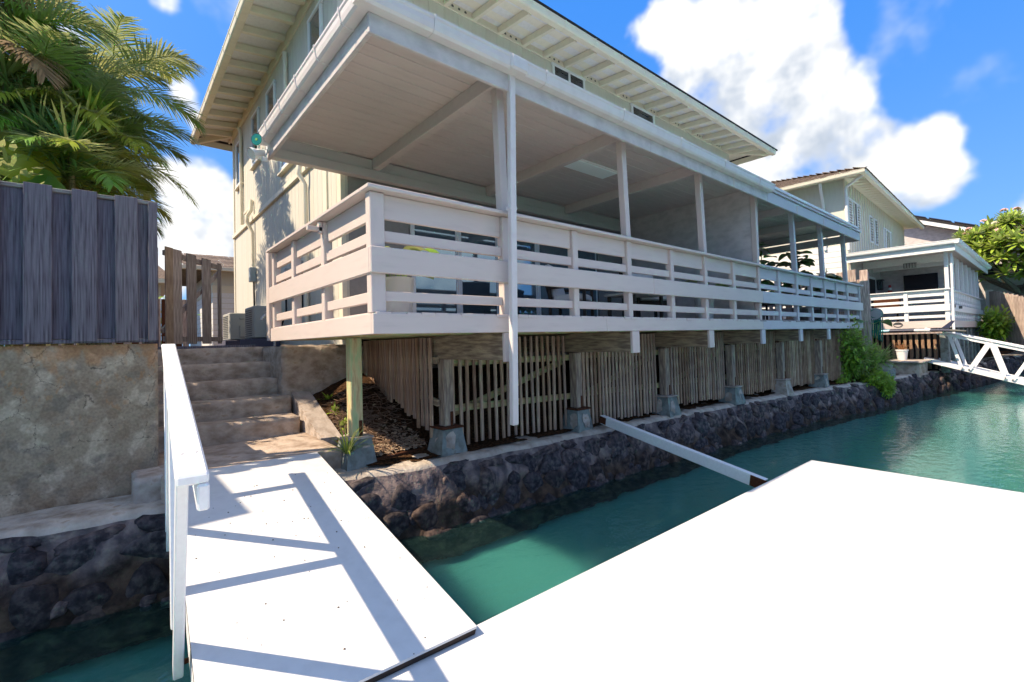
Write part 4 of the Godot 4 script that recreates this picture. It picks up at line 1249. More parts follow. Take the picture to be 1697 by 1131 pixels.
func make_slats() -> void:
	var o := thing("slat_skirt", "weathered vertical slat skirting between the posts under the deck front", "skirting", Vector3(7, -1.43, -0.8))
	rng.seed = 23
	for i in range(1, FOOT_X.size()):
		var xa: float = FOOT_X[i]
		var xb: float = FOOT_X[i + 1] if i + 1 < FOOT_X.size() else 14.4
		var step := 0.104 if i == 1 else 0.079
		var x := xa + 0.13
		while x < xb - 0.09:
			var z := foot_z(x) - 0.06
			var w := rng.randf_range(0.040, 0.052) if i == 1 else rng.randf_range(0.046, 0.062)
			var top := -0.03 if x > xa + 0.4 else -0.03
			var bot := -1.40 + rng.randf_range(-0.015, 0.03) + (0.06 if i > 2 else 0.0)
			var tone: int = [0, 1, 2, 3, 0, 2][rng.randi() % 6]
			if i > 3: tone = [1, 3, 1, 0, 3][rng.randi() % 5]
			box(o, "slat", M["slat_%d" % tone], Vector3(x, (top + bot) * 0.5, z), Vector3(snappedf(w, 0.004), snappedf(top - bot, 0.01), 0.022), Basis(Vector3.BACK, rng.randf_range(-0.012, 0.012)) * Basis(Vector3.UP, 0.1 + rng.randf_range(-0.05, 0.05)), 0.002)
			x += step * rng.randf_range(0.9, 1.12)
		for y in [-0.34, -0.92]:
			bar(o, "rail", M.treated_x, Vector3(xa, y, foot_z(xa) - 0.105), Vector3(xb, y - 0.02, foot_z(xb) - 0.105), 0.04, 0.085)
		if i < 4: bar(o, "brace", M.treated_x, Vector3(xa + 0.1, -1.02, foot_z(xa) - 0.15), Vector3(xb - 0.15, -0.42, foot_z(xb) - 0.15), 0.04, 0.085)
	var o2 := thing("slat_screen", "shorter run of brown vertical slats stepping up the soil bank at the deck's left", "skirting", Vector3(1.36, -1.1, -2.3))
	var z := -1.42
	while z > -3.40:
		var t := (z + 1.42) / -1.98
		var bot := lerpf(-1.17, -0.60, t) + rng.randf_range(-0.05, 0.04)
		if z > -1.80: bot -= 0.06
		box(o2, "slat", M["slat_%d" % [0, 1, 1, 3, 2][rng.randi() % 5]], Vector3(1.36 + rng.randf_range(-0.006, 0.006), (bot - 0.02) * 0.5, z), Vector3(0.022, snappedf(-0.02 - bot, 0.01), snappedf(rng.randf_range(0.06, 0.078), 0.004)), Basis(Vector3.RIGHT, rng.randf_range(-0.015, 0.015)), 0.002)
		z -= 0.082 if z < -1.75 else 0.105
	bar(o2, "rail", M.treated_z, Vector3(1.395, -0.3, -1.3), Vector3(1.395, -0.2, -3.4), 0.04, 0.085)
	bar(o2, "rail", M.treated_z, Vector3(1.395, -0.82, -1.3), Vector3(1.395, -0.5, -3.4), 0.04, 0.085)

# ---------------------------------------------------------------- dock, ramp and strut
func make_dock() -> void:
	var o := thing("dock", "broad bright white floating dock filling the lower right of the scene", "dock", Vector3(2, -2.1, 5))
	var pz := func(x: float) -> float: return lerpf(1.505, 1.618, clampf((x + 0.2) / 5.07, -0.5, 1.0))
	var xs := [-3.2, -1.2, 0.8, 2.84, 4.874]
	for i in 4:
		for j in 3:
			var z0: float = pz.call(xs[i]) if j == 0 else 1.6 + j * 2.4
			var z1: float = pz.call(xs[i + 1]) if j == 0 else 1.6 + j * 2.4
			var ze := 1.6 + (j + 1) * 2.4 - 0.003
			var st := begin()
			var a: float = xs[i]
			var b: float = xs[i + 1] - 0.002
			add_hexa(st, [Vector3(a, -1.69, z0), Vector3(b, -1.69, z1), Vector3(b, -1.69, ze), Vector3(a, -1.69, ze)], [Vector3(a, -1.65, z0), Vector3(b, -1.65, z1), Vector3(b, -1.65, ze), Vector3(a, -1.65, ze)])
			build(st, "deck_panel", M.dock_white, o)
	var st2 := begin()
	add_hexa(st2, [Vector3(-3.15, -1.95, 1.57), Vector3(4.80, -1.95, 1.69), Vector3(4.80, -1.95, 8.7), Vector3(-3.15, -1.95, 8.7)], [Vector3(-3.15, -1.694, 1.57), Vector3(4.80, -1.694, 1.69), Vector3(4.80, -1.694, 8.7), Vector3(-3.15, -1.694, 8.7)])
	build(st2, "frame", M.gray_wood_3, o)
	for x in [-2.4, 0.0, 2.4, 4.0]: slab(o, "float", M.cable, Vector3(x - 0.5, -2.3, 1.9), Vector3(x + 0.5, -1.955, 8.4), 0.05)

	# ramp
	var A := Vector3(-0.162, -1.600, 1.582)
	var d := Vector3(0.0505, 0.1346, -0.9896).normalized()
	var r := Vector3(0.9987, 0.0, 0.0510).normalized()
	var n := r.cross(d)
	var L := 3.042
	var pt := func(rr: float, s: float, h: float) -> Vector3: return A + r * rr + d * s + Vector3.UP * h
	o = thing("ramp", "white painted gangplank with one trussed handrail leading up to the concrete landing", "ramp", pt.call(-0.61, 1.5, 0.0))
	var w := 1.22
	var q := func(rr: float, s: float, dn: float) -> Vector3: return A + r * rr + d * s - n * dn
	st2 = begin()
	add_hexa(st2, [q.call(-w, 0.0, 0.014), q.call(0.0, 0.0, 0.014), q.call(0.0, L, 0.02), q.call(-w, L, 0.02)], [q.call(-w, 0.0, 0.0), q.call(0.0, 0.0, 0.0), q.call(0.0, L, 0.0), q.call(-w, L, 0.0)])
	build(st2, "deck_sheet", M.dock_white, o)
	for k in 3:
		st2 = begin()
		var a := 0.0145 + k * 0.0115
		add_hexa(st2, [q.call(-w, 0.004 * k, a + 0.011), q.call(-0.004, 0.003 * k, a + 0.011), q.call(-0.004, 2.4, a + 0.011), q.call(-w, 2.4, a + 0.011)], [q.call(-w, 0.004 * k, a), q.call(-0.004, 0.003 * k, a), q.call(-0.004, 2.4, a), q.call(-w, 2.4, a)])
		build(st2, "plywood_layer", M.ply_edge, o)
	for rr in [-w + 0.02, -0.6, -0.03]: bar(o, "stringer", M.rail_white, q.call(rr, 0.25, 0.12), q.call(rr, L - 0.1, 0.12), 0.04, 0.13, n)
	# handrail: a flat cap with an edge board inside, posts and braces outside
	bar(o, "cap_rail", M.rail_white, pt.call(-1.250, -0.171, 1.080), pt.call(-1.247, 2.879, 1.163), 0.098, 0.040, Vector3.UP, 0.008)
	bar(o, "edge_board", M.rail_white, pt.call(-1.219, -0.165, 1.010), pt.call(-1.216, 2.872, 1.093), 0.038, 0.098, Vector3.UP, 0.007)
	for s in [[1.12, 1.27], [2.32, 2.60]]:
		bar(o, "post", M.rail_white, pt.call(-1.268, s[0], -0.17), pt.call(-1.268, s[1], 1.095), 0.04, 0.09, d, 0.005)
	for s in [[0.74, 0.10], [2.05, 1.42]]:
		bar(o, "brace", M.rail_white, pt.call(-1.268, s[0], -0.16), pt.call(-1.268, s[1], 1.085), 0.042, 0.088, d, 0.005)
	for s in [0.05, 0.62, 1.24, 1.86, 2.45, 2.78]:
		for e in [0.025, -0.02]:
			var st3 := begin()
			var c: Vector3 = pt.call(-1.25 + e, s, 1.101 + s * 0.0272 + 0.0045)
			tube(st3, [c, c + Vector3(0, 0.0015, 0)], [0.0055, 0.005], 8)
			build(st3, "screw", M.pipe_gray, o)
	for s in [[1.12, -0.1], [2.32, -0.1], [0.70, -0.1], [2.02, -0.1]]:
		var st4 := begin()
		var c2: Vector3 = pt.call(-1.245, s[0], s[1])
		tube(st4, [c2, c2 + r * 0.02], [0.014, 0.012], 8)
		build(st4, "bolt", M.rust, o)
	# bits of dirt on the white paint
	var mm := MultiMesh.new()
	mm.transform_format = MultiMesh.TRANSFORM_3D
	mm.mesh = box_mesh(Vector3(0.006, 0.004, 0.006), 0.001)
	mm.instance_count = 70
	rng.seed = 8
	for i in 70:
		mm.set_instance_transform(i, Transform3D(Basis(Vector3.UP, rng.randf() * TAU).scaled(Vector3.ONE * rng.randf_range(0.4, 1.5)), q.call(-rng.randf() * 1.15, rng.randf() * 2.6, -0.002)))
	var mi := MultiMeshInstance3D.new()
	mi.multimesh = mm
	mi.material_override = M.debris
	put(mi, "dirt_specks", self)
	tag(mi, "tiny dark specks of dirt scattered on the white ramp", "dirt", "", "stuff")
	# strut between dock and footing
	o = thing("strut", "long white steel channel holding the dock off the third footing", "beam", Vector3(3.8, -1.5, 0.3))
	var a2 := Vector3(3.93, -1.30, -0.86)
	var b2 := Vector3(3.63, -1.70, 1.56)
	var sx := along(a2, b2).x
	bar(o, "web", M.rail_white, a2, b2, 0.012, 0.115)
	bar(o, "flange", M.rail_white, a2 + Vector3(0, 0.058, 0) + sx * 0.03, b2 + Vector3(0, 0.058, 0) + sx * 0.03, 0.07, 0.012)
	bar(o, "flange", M.rail_white, a2 - Vector3(0, 0.058, 0) + sx * 0.03, b2 - Vector3(0, 0.058, 0) + sx * 0.03, 0.07, 0.012)
	var dd := (b2 - a2).normalized()
	bar(o, "rust_end", M.rust, a2 - sx * 0.008 - dd * 0.02, a2 - sx * 0.008 + dd * 0.11, 0.012, 0.10)
	bar(o, "rust_end", M.rust, b2 - sx * 0.008 - dd * 0.16, b2 - sx * 0.008 + dd * 0.02, 0.012, 0.118)
	tag(slab(self, "edging_board", M.rust, Vector3(0.62, -1.44, -1.55), Vector3(1.33, -1.385, -1.51)), "rusty brown strip holding back the sunlit wood chips", "edging")
	get_child(get_child_count() - 1).rotate_y(0.16)

# ---------------------------------------------------------------- things on and by the deck
func make_deck_things() -> void:
	# floodlight on the lanai corner
	var c := Vector3(-0.11, 2.52, -3.0)
	var o := thing("floodlight", "white twin floodlight with green lens and motion sensor on the roof corner", "floodlight", c)
	var st := begin()
	tube(st, [c + Vector3(0.06, 0.02, 0.02), c + Vector3(0.03, 0.02, 0.02)], [0.06, 0.06], 16)
	build(st, "base_plate", M.white, o)
	var fw := Vector3(-0.72, -0.12, 0.65).normalized()
	for i in 2:
		var p: Vector3 = c + [Vector3(0.0, 0.06, 0.03), Vector3(-0.02, -0.05, 0.0)][i]
		var dd: Vector3 = [fw, Vector3(-0.85, -0.45, 0.25).normalized()][i]
		st = begin()
		tube(st, [p + Vector3(0.04, 0, 0), p + dd * 0.04, p + dd * 0.09, p + dd * 0.14, p + dd * 0.17], [0.03, 0.045, 0.05, 0.075, 0.078], 18, false)
		var h := build(st, "lamp_head", M.white, o)
		st = begin()
		tube(st, [p + dd * 0.158, p + dd * 0.166], [0.074, 0.070], 18)
		build(st, "lens", M.green_lens if i == 0 else M.glass_lens, h)
		if i == 0:
			st = begin()
			tube(st, [p + dd * 0.166, p + dd * 0.170], [0.018, 0.016], 12)
			build(st, "lens_centre", M.lens_core, h)
	st = begin()
	tube(st, [c + Vector3(0.03, -0.02, 0.03), c + Vector3(0.0, -0.12, 0.05)], [0.014, 0.014], 8)
	add_box(st, c + Vector3(-0.01, -0.16, 0.055), Vector3(0.06, 0.06, 0.09), Basis(Vector3.RIGHT, 0.4), 0.01)
	build(st, "sensor", M.white, o)
	# ceiling light
	o = thing("ceiling_light", "long pale flat ceiling light panel between the roof beams", "ceiling light", Vector3(4.25, 2.70, -1.23))
	slab(o, "housing", M.white, Vector3(3.64, 2.69, -1.41), Vector3(4.86, 2.721, -1.06), 0.006)
	slab(o, "diffuser", M.diffuser, Vector3(3.66, 2.675, -1.39), Vector3(4.84, 2.689, -1.08), 0.004)
	# planters
	for i in 2:
		var p: Vector3 = [Vector3(0.80, 0.185, -1.12), Vector3(6.75, 0.185, -0.62)][i]
		o = thing("potted_plant", ["broad-leaved plant in a white ribbed pot behind the deck's front corner post", "small leafy plant in a white ribbed pot on the deck before the partition"][i], "potted plant", p, "white ribbed planters on the deck")
		st = begin()
		lathe(st, p, [Vector2(0.0, 0.0), Vector2(0.13, 0.0), Vector2(0.145, 0.04), Vector2(0.17, 0.44), Vector2(0.175, 0.46), Vector2(0.16, 0.46), Vector2(0.155, 0.42), Vector2(0.0, 0.42)], 48, Basis.IDENTITY, 0.015)
		build(st, "pot", M.pot_white, o)
		st = begin()
		lathe(st, p, [Vector2(0.156, 0.425), Vector2(0.0, 0.43)], 16)
		build(st, "earth", M.soil, o)
		rng.seed = 60 + i
		for k in 13:
			var az := rng.randf() * TAU
			var stem := p + Vector3(cos(az) * 0.06, 0.42, sin(az) * 0.06)
			var top := stem + Vector3(cos(az) * rng.randf_range(0.05, 0.22), rng.randf_range(0.12, 0.34), sin(az) * rng.randf_range(0.05, 0.22))
			broad_leaf(o, "leaf", "bush" if k % 3 else "pothos_green", stem, top, az, rng.randf_range(0.34, 0.50), 0.13, 0.5)
	# armchairs and a table
	for i in 2:
		var p: Vector3 = [Vector3(5.7, 0.185, -1.15), Vector3(4.35, 0.185, -1.75)][i]
		var ry: float = [-0.5, 0.5][i]
		var b := Basis(Vector3.UP, ry)
		o = thing("armchair", ["dark wicker armchair with pale cushions, the farther one near the partition", "dark wicker armchair with pale cushions, the nearer one by the sliding doors"][i], "armchair", p, "wicker armchairs on the deck")
		box(o, "seat_cushion", M.cushion, p + b * Vector3(0, 0.42, 0.02), Vector3(0.56, 0.12, 0.56), b, 0.03)
		box(o, "back_cushion", M.cushion, p + b * Vector3(0, 0.72, -0.28), Vector3(0.56, 0.58, 0.12), b * Basis(Vector3.RIGHT, -0.25), 0.035)
		box(o, "seat_frame", M.wicker, p + b * Vector3(0, 0.32, 0), Vector3(0.64, 0.08, 0.64), b, 0.01)
		box(o, "back_frame", M.wicker, p + b * Vector3(0, 0.66, -0.36), Vector3(0.64, 0.66, 0.04), b * Basis(Vector3.RIGHT, -0.25), 0.01)
		for sx in [-1, 1]:
			box(o, "armrest", M.wicker, p + b * Vector3(0.34 * sx, 0.60, 0.0), Vector3(0.08, 0.05, 0.66), b, 0.015)
			for sz in [-1, 1]: box(o, "leg", M.wicker, p + b * Vector3(0.32 * sx, 0.29, 0.29 * sz), Vector3(0.05, 0.585, 0.05), b, 0.008)
	o = thing("side_table", "low dark table standing between the two wicker armchairs", "table", Vector3(5.05, 0.185, -0.95))
	slab(o, "top", M.ac_case, Vector3(4.6, 0.60, -1.25), Vector3(5.5, 0.64, -0.65), 0.01)
	for x in [4.66, 5.44]:
		for z in [-1.19, -0.71]: slab(o, "leg", M.wicker, Vector3(x - 0.025, 0.185, z - 0.025), Vector3(x + 0.025, 0.599, z + 0.025))
	o = thing("lounge_chair", "dark slatted chair on the far half of the deck beyond the partition", "chair", Vector3(9.9, 0.185, -0.9))
	for k in 5: slab(o, "back_slat", M.wicker, Vector3(9.62 + k * 0.12, 0.62, -1.13), Vector3(9.70 + k * 0.12, 1.05, -1.10))
	slab(o, "seat", M.wicker, Vector3(9.6, 0.58, -1.1), Vector3(10.2, 0.62, -0.6), 0.01)
	for x in [9.63, 10.17]:
		for z in [-1.08, -0.63]: slab(o, "leg", M.wicker, Vector3(x - 0.02, 0.185, z - 0.02), Vector3(x + 0.02, 0.579, z + 0.02))
	# fiddle leaf figs at the far end of the deck
	for i in 3:
		var p: Vector3 = [Vector3(12.6, 0.185, -0.9), Vector3(13.9, 0.185, -0.8), Vector3(11.3, 0.185, -1.5)][i]
		o = thing("fig_plant", ["big-leaved fig in a pot, middle of three at the far deck end", "big-leaved fig in a pot at the far end rail of the deck", "big-leaved fig in a pot nearest the doors at the far deck end"][i], "potted plant", p, "fig plants at the far deck end")
		st = begin()
		lathe(st, p, [Vector2(0.0, 0.0), Vector2(0.16, 0.0), Vector2(0.2, 0.38), Vector2(0.18, 0.38), Vector2(0.0, 0.35)], 20)
		build(st, "pot", M.ac_dark, o)
		rng.seed = 80 + i
		var hh: float = [2.0, 1.55, 2.05][i]
		for t in 3:
			st = begin()
			var tip := p + Vector3(rng.randf_range(-0.25, 0.25), hh - t * 0.15, rng.randf_range(-0.25, 0.25))
			tube(st, [p + Vector3(0, 0.3, 0), p.lerp(tip, 0.6) + Vector3(0.04, 0, 0), tip], [0.02, 0.016, 0.01], 7)
			build(st, "stem", M.bark, o)
			for k in 20:
				var f := rng.randf_range(0.35, 1.0)
				var az := rng.randf() * TAU
				var s := p.lerp(tip, f)
				broad_leaf(o, "leaf", "big_leaf", s, s + Vector3(cos(az) * 0.10, rng.randf_range(0.0, 0.08), sin(az) * 0.10), az, rng.randf_range(0.34, 0.46), 0.16, 0.35)

# a broad leaf on a stalk, drooping
var leaf_cache := {}
func leaf_mesh(length: float, width: float, droop: float) -> Mesh:
	var key := "%.2f %.2f %.1f" % [length, width, droop]
	if leaf_cache.has(key): return leaf_cache[key]
	var st := begin()
	st.set_smooth_group(0)
	var n := 7
	var rows: Array = []
	for i in n + 1:
		var t := float(i) / n
		var wd := width * pow(sin(PI * pow(minf(t * 0.97 + 0.03, 1.0), 0.75)), 0.8)
		if i == n: wd = 0.002
		var ang := droop * t * 1.6 - 0.35
		var p := Vector3(length * t * cos(ang * 0.6), -length * t * sin(ang * 0.6), 0)
		rows.append([p + Vector3(0, wd * 0.28, -wd), p, p + Vector3(0, wd * 0.28, wd)])
	for i in n:
		for j in 2:
			for q in [[rows[i][j], rows[i + 1][j], rows[i + 1][j + 1]], [rows[i][j], rows[i + 1][j + 1], rows[i][j + 1]]]:
				for v in q: st.add_vertex(v)
	st.generate_normals()
	leaf_cache[key] = st.commit()
	return leaf_cache[key]

func broad_leaf(o: Node3D, called: String, m: String, from: Vector3, top: Vector3, az: float, length: float, width: float, droop: float) -> void:
	var st := begin()
	tube(st, [from, from.lerp(top, 0.55) + Vector3(0, 0.02, 0), top], [0.006, 0.005, 0.004], 5, false)
	var l := inst(leaf_mesh(snappedf(length, 0.04), width, snappedf(droop + rng.randf_range(-0.2, 0.3), 0.2)), M[m], called, o, top, Basis(Vector3.UP, -az) * Basis(Vector3.RIGHT, rng.randf_range(-0.3, 0.3)))
	build(st, "stalk", M.bush, l)

# ---------------------------------------------------------------- neighbours on the right
func make_neighbors() -> void:
	var st: SurfaceTool
	# upper house, turned a little
	var o := thing("house", "neighbouring two-storey cream house with board-and-batten walls and brown shake roof", "house", Vector3(18.85, 0, -1.29))
	o.rotation.y = 0.031
	org[o] = Transform3D.IDENTITY
	slab(o, "wall", M.siding, Vector3(0, -1.0, -9), Vector3(12.5, 5.62, 0), 0.01)
	for i in 31:
		slab(o, "batten", M.cream, Vector3(0.02 + i * 0.405, 2.5, 0.002), Vector3(0.075 + i * 0.405, 5.5, 0.045), 0.004)
	for i in 15:
		slab(o, "siding_board", M.white, Vector3(-0.03, 0.1 + i * 0.2, -8.9), Vector3(-0.003, 0.29 + i * 0.2, -0.03), 0.006)
	slab(o, "corner_board", M.cream, Vector3(-0.04, 0.1, -0.025), Vector3(0.06, 5.55, 0.034), 0.006)
	for i in 30:
		bar(o, "rafter", M.cream, Vector3(-0.45 + i * 0.45, 5.47, 0.60), Vector3(-0.45 + i * 0.45, 5.62, -0.02), 0.06, 0.13)
	for i in 18:
		bar(o, "rafter", M.cream, Vector3(-0.60, 5.47, -0.3 - i * 0.5), Vector3(0.02, 5.62, -0.3 - i * 0.5), 0.06, 0.13)
	st = begin()
	add_hexa(st, [Vector3(-0.68, 5.53, 0.68), Vector3(13.2, 5.53, 0.68), Vector3(13.2, 5.53, -9.7), Vector3(-0.68, 5.53, -9.7)], [Vector3(-0.70, 5.56, 0.70), Vector3(13.2, 5.56, 0.70), Vector3(13.2, 5.56, -9.7), Vector3(-0.70, 5.56, -9.7)])
	build(st, "soffit", M.cream, o)
	slab(o, "fascia_board", M.cream, Vector3(-0.66, 5.40, 0.63), Vector3(13.2, 5.56, 0.66))
	slab(o, "fascia_board", M.cream, Vector3(-0.69, 5.40, -9.7), Vector3(-0.662, 5.56, 0.66))
	gutter(o, M.cream, Vector3(-0.70, 5.40, 0.662), Vector3(13.2, 5.40, 0.662), Vector3.BACK, 2.0)
	gutter(o, M.cream, Vector3(-0.69, 5.40, -9.7), Vector3(-0.69, 5.40, 0.78), Vector3.LEFT, 2.0)
	# shingle courses on the two visible slopes of the hip roof
	rng.seed = 91
	var slope := 0.36
	for r in 17:
		var inset := r * 0.30
		var y := 5.57 + inset * slope
		st = begin()
		var x := -0.80 + inset
		while x < 13.2 - inset:
			var w := rng.randf_range(0.14, 0.26)
			add_box(st, Vector3(x + w * 0.5, y + 0.02 + rng.randf_range(0, 0.014), 0.80 - inset - 0.17), Vector3(w - 0.012, 0.024, 0.40), Basis(Vector3.RIGHT, 0.30), 0.003)
			x += w
		var z := 0.80 - inset
		while z > -9.7 + inset:
			var w := rng.randf_range(0.14, 0.26)
			add_box(st, Vector3(-0.80 + inset + 0.17, y + 0.02 + rng.randf_range(0, 0.014), z - w * 0.5), Vector3(0.40, 0.024, w - 0.012), Basis(Vector3.BACK, 0.30), 0.003)
			z -= w
		var c := build(st, "shingle_course", [M.shake, M.shake_c, M.shake_b][r % 3], o)
		tag(c, "", "", "", "stuff")
	st = begin()
	add_hexa(st, [Vector3(-0.72, 5.562, 0.72), Vector3(13.2, 5.562, 0.72), Vector3(13.2, 5.562, -9.7), Vector3(-0.72, 5.562, -9.7)], [Vector3(4.2, 7.33, -4.2), Vector3(8.4, 7.33, -4.2), Vector3(8.4, 7.33, -4.9), Vector3(4.2, 7.33, -4.9)])
	build(st, "roof_body", M.shake_b, o)
	slab(o, "roof_vent", M.white, Vector3(-0.35, 5.75, -5.4), Vector3(0.9, 6.45, -4.2), 0.02)
	window(o, Vector3(1.25, 4.38, 0.0), 1.85, 1.05, Vector3.BACK, "blind")
	for k in 10:
		slab(o, "louver", M.vinyl, Vector3(0.38, 3.92 + k * 0.1, 0.03), Vector3(0.86, 3.93 + k * 0.1, 0.075), 0.002)
		slab(o, "louver", M.vinyl, Vector3(1.68, 3.92 + k * 0.1, 0.03), Vector3(2.12, 3.93 + k * 0.1, 0.075), 0.002)
	for e in [0.92, 1.62]: slab(o, "mullion", M.vinyl, Vector3(e - 0.03, 3.88, 0.03), Vector3(e + 0.03, 4.88, 0.06))
	for e in [4.1, 5.05]:
		window(o, Vector3(e, 4.25, 0.0), 0.42, 1.1, Vector3.BACK, "sash_dark")
		for k in 9: slab(o, "louver", M.blind, Vector3(e - 0.19, 3.78 + k * 0.115, 0.03), Vector3(e + 0.19, 3.79 + k * 0.115, 0.08), 0.002)
	window(o, Vector3(7.7, 4.25, 0.0), 1.7, 0.9, Vector3.BACK, "sash_dark")
	slab(o, "mullion", M.vinyl, Vector3(7.1, 3.8, 0.03), Vector3(7.2, 4.7, 0.06))
	slab(o, "mullion", M.vinyl, Vector3(8.15, 3.8, 0.03), Vector3(8.25, 4.7, 0.06))
	st = begin()
	tube(st, [Vector3(-0.4, 5.42, 0.66), Vector3(-0.35, 5.36, 0.5), Vector3(-0.08, 5.2, 0.08), Vector3(-0.06, 5.1, 0.06), Vector3(-0.06, 2.9, 0.06)], [0.05, 0.05, 0.05, 0.05, 0.05], 10)
	build(st, "downpipe", M.white, o)
	st = begin()
	tube(st, [Vector3(-0.62, 5.40, -0.6), Vector3(-0.5, 5.2, -0.62), Vector3(-0.10, 4.75, -0.66), Vector3(-0.06, 4.6, -0.66), Vector3(-0.06, 3.0, -0.66)], [0.05, 0.05, 0.05, 0.05, 0.05], 10)
	build(st, "downpipe", M.white, o)

	# white deck of that house
	o = thing("covered_deck", "bright white covered deck of the neighbouring house with television inside", "deck", Vector3(23, -0.1, 0.1))
	var x0 := 18.8
	var xe := 28.6
	var zf := 1.40
	var zb := -1.2
	slab(o, "floor", M.deck_board, Vector3(x0 + 0.02, 0.10, zb), Vector3(xe, 0.19, zf - 0.02))
	slab(o, "fascia_board", M.paint_z, Vector3(x0, -0.04, zb), Vector3(x0 + 0.04, 0.2, zf))
	slab(o, "fascia_board", M.paint_x, Vector3(x0 + 0.042, -0.04, zf - 0.04), Vector3(xe, 0.2, zf))
	for z in [-0.72, 0.30, 1.33]:
		slab(o, "rail_post", M.white, Vector3(x0 + 0.02, 0.2, z - 0.055), Vector3(x0 + 0.11, 1.19, z + 0.055), 0.006)
	for s in [[-0.66, 0.24], [0.36, 1.27]]:
		slab(o, "apron_board", M.white, Vector3(x0 + 0.05, 1.0, s[0]), Vector3(x0 + 0.085, 1.188, s[1]))
		slab(o, "thin_rail", M.white, Vector3(x0 + 0.04, 0.80, s[0]), Vector3(x0 + 0.08, 0.89, s[1]))
		slab(o, "thin_rail", M.white, Vector3(x0 + 0.04, 0.29, s[0]), Vector3(x0 + 0.08, 0.38, s[1]))
	slab(o, "cap_rail", M.white, Vector3(x0 - 0.03, 1.19, -0.8), Vector3(x0 + 0.14, 1.225, zf + 0.03), 0.006)
	slab(o, "middle_rail", M.white, Vector3(x0 - 0.02, 0.5, -0.78), Vector3(x0 + 0.02, 0.72, zf), 0.006)
	slab(o, "cap_rail", M.white, Vector3(x0 + 0.145, 1.19, zf - 0.10), Vector3(xe, 1.225, zf + 0.03), 0.006)
	slab(o, "middle_rail", M.white, Vector3(x0 + 0.03, 0.5, zf - 0.03), Vector3(xe, 0.72, zf + 0.012), 0.006)
	slab(o, "apron_board", M.white, Vector3(x0 + 0.15, 1.0, zf - 0.09), Vector3(xe, 1.188, zf - 0.055))
	slab(o, "thin_rail", M.white, Vector3(x0 + 0.15, 0.80, zf - 0.085), Vector3(xe, 0.89, zf - 0.05))
	slab(o, "thin_rail", M.white, Vector3(x0 + 0.15, 0.29, zf - 0.085), Vector3(xe, 0.38, zf - 0.05))
	for i in 19: slab(o, "rail_post", M.white, Vector3(x0 + 0.5 + i * 0.5, 0.2, zf - 0.10), Vector3(x0 + 0.58 + i * 0.5, 1.19, zf - 0.035))
	for i in 8:
		var x := x0 + 0.05 + i * 1.22
		slab(o, "roof_post", M.white, Vector3(x, 1.226, zf - 0.10), Vector3(x + 0.10, 2.40, zf), 0.006)
		slab(o, "support", M.blue_concrete, Vector3(x + 0.02, -1.5, zf - 0.3), Vector3(x + 0.24, -0.045, zf - 0.08), 0.02)
	bar(o, "downspout", M.white, Vector3(x0 - 0.02, -0.5, zf + 0.06), Vector3(x0 + 0.0, 2.35, zf + 0.09), 0.06, 0.06, Vector3.BACK, 0.008)
	slab(o, "roof_sheet", M.white, Vector3(x0 - 0.32, 2.62, zb - 0.1), Vector3(xe + 0.3, 2.66, zf + 0.22))
	slab(o, "roof_fascia", M.white, Vector3(x0 - 0.32, 2.38, zb - 0.1), Vector3(x0 - 0.28, 2.615, zf + 0.22))
	slab(o, "roof_fascia", M.white, Vector3(x0 - 0.275, 2.38, zf + 0.18), Vector3(xe + 0.3, 2.615, zf + 0.22))
	gutter(o, M.white, Vector3(x0 - 0.32, 2.58, zb - 0.1), Vector3(x0 - 0.32, 2.58, zf + 0.34), Vector3.LEFT, 1.3)
	gutter(o, M.white, Vector3(x0 - 0.44, 2.58, zf + 0.222), Vector3(xe + 0.3, 2.58, zf + 0.222), Vector3.BACK, 1.5)
	slab(o, "ceiling", M.ceiling, Vector3(x0 - 0.27, 2.56, zb), Vector3(xe, 2.60, zf + 0.17))
	for x in [20.5, 22.0]: slab(o, "roof_beam", M.white, Vector3(x, 2.30, zb), Vector3(x + 0.10, 2.558, zf - 0.11))
	slab(o, "end_wall", M.fascia, Vector3(23.1, 0.2, zb), Vector3(23.2, 2.555, zf - 0.11))
	slab(o, "back_wall", M.fascia, Vector3(x0 + 0.05, 0.2, zb - 0.08), Vector3(23.09, 2.555, zb - 0.005))
	var dr := slab(o, "door", M.vinyl, Vector3(20.9, 0.2, zb), Vector3(22.2, 2.1, zb + 0.03))
	slab(dr, "pane", M.dark_room, Vector3(21.0, 0.3, zb + 0.031), Vector3(22.1, 2.0, zb + 0.036), 0.001)
	rng.seed = 15
	for i in 16: slab(o, "skirt_slat", M["slat_%d" % [1, 3][i % 2]], Vector3(x0 + 0.30, -1.40, zb + 0.1 + i * 0.155), Vector3(x0 + 0.325, -0.045, zb + 0.18 + i * 0.155))
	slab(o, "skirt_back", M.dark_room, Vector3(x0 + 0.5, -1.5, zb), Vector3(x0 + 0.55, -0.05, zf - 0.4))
	for z in [0.95, 1.15]: tag(slab(self, "rod_holder", M.ac_dark, Vector3(x0 + 0.3 + (z - 0.95) * 8.0, 0.60, zf + 0.013), Vector3(x0 + 0.36 + (z - 0.95) * 8.0, 0.70, zf + 0.10), 0.01), ["black fishing rod holder on the white rail nearest its corner", "black fishing rod holder on the white rail farther from its corner"][0 if z < 1.0 else 1], "rod holder", "rod holders on the white rail")
	o = thing("television", "wide dark television on the end wall of the white deck", "television", Vector3(23.0, 1.8, 0.12))
	slab(o, "case", M.tv, Vector3(23.03, 1.48, -0.42), Vector3(23.09, 2.14, 0.63), 0.01)
	slab(o, "screen", M.tv, Vector3(23.022, 1.51, -0.40), Vector3(23.029, 2.12, 0.61), 0.001)
	o = thing("wall_sign", "small dark openwork sign hanging on the deck beam above the television", "sign", Vector3(20.45, 2.3, 0.2))
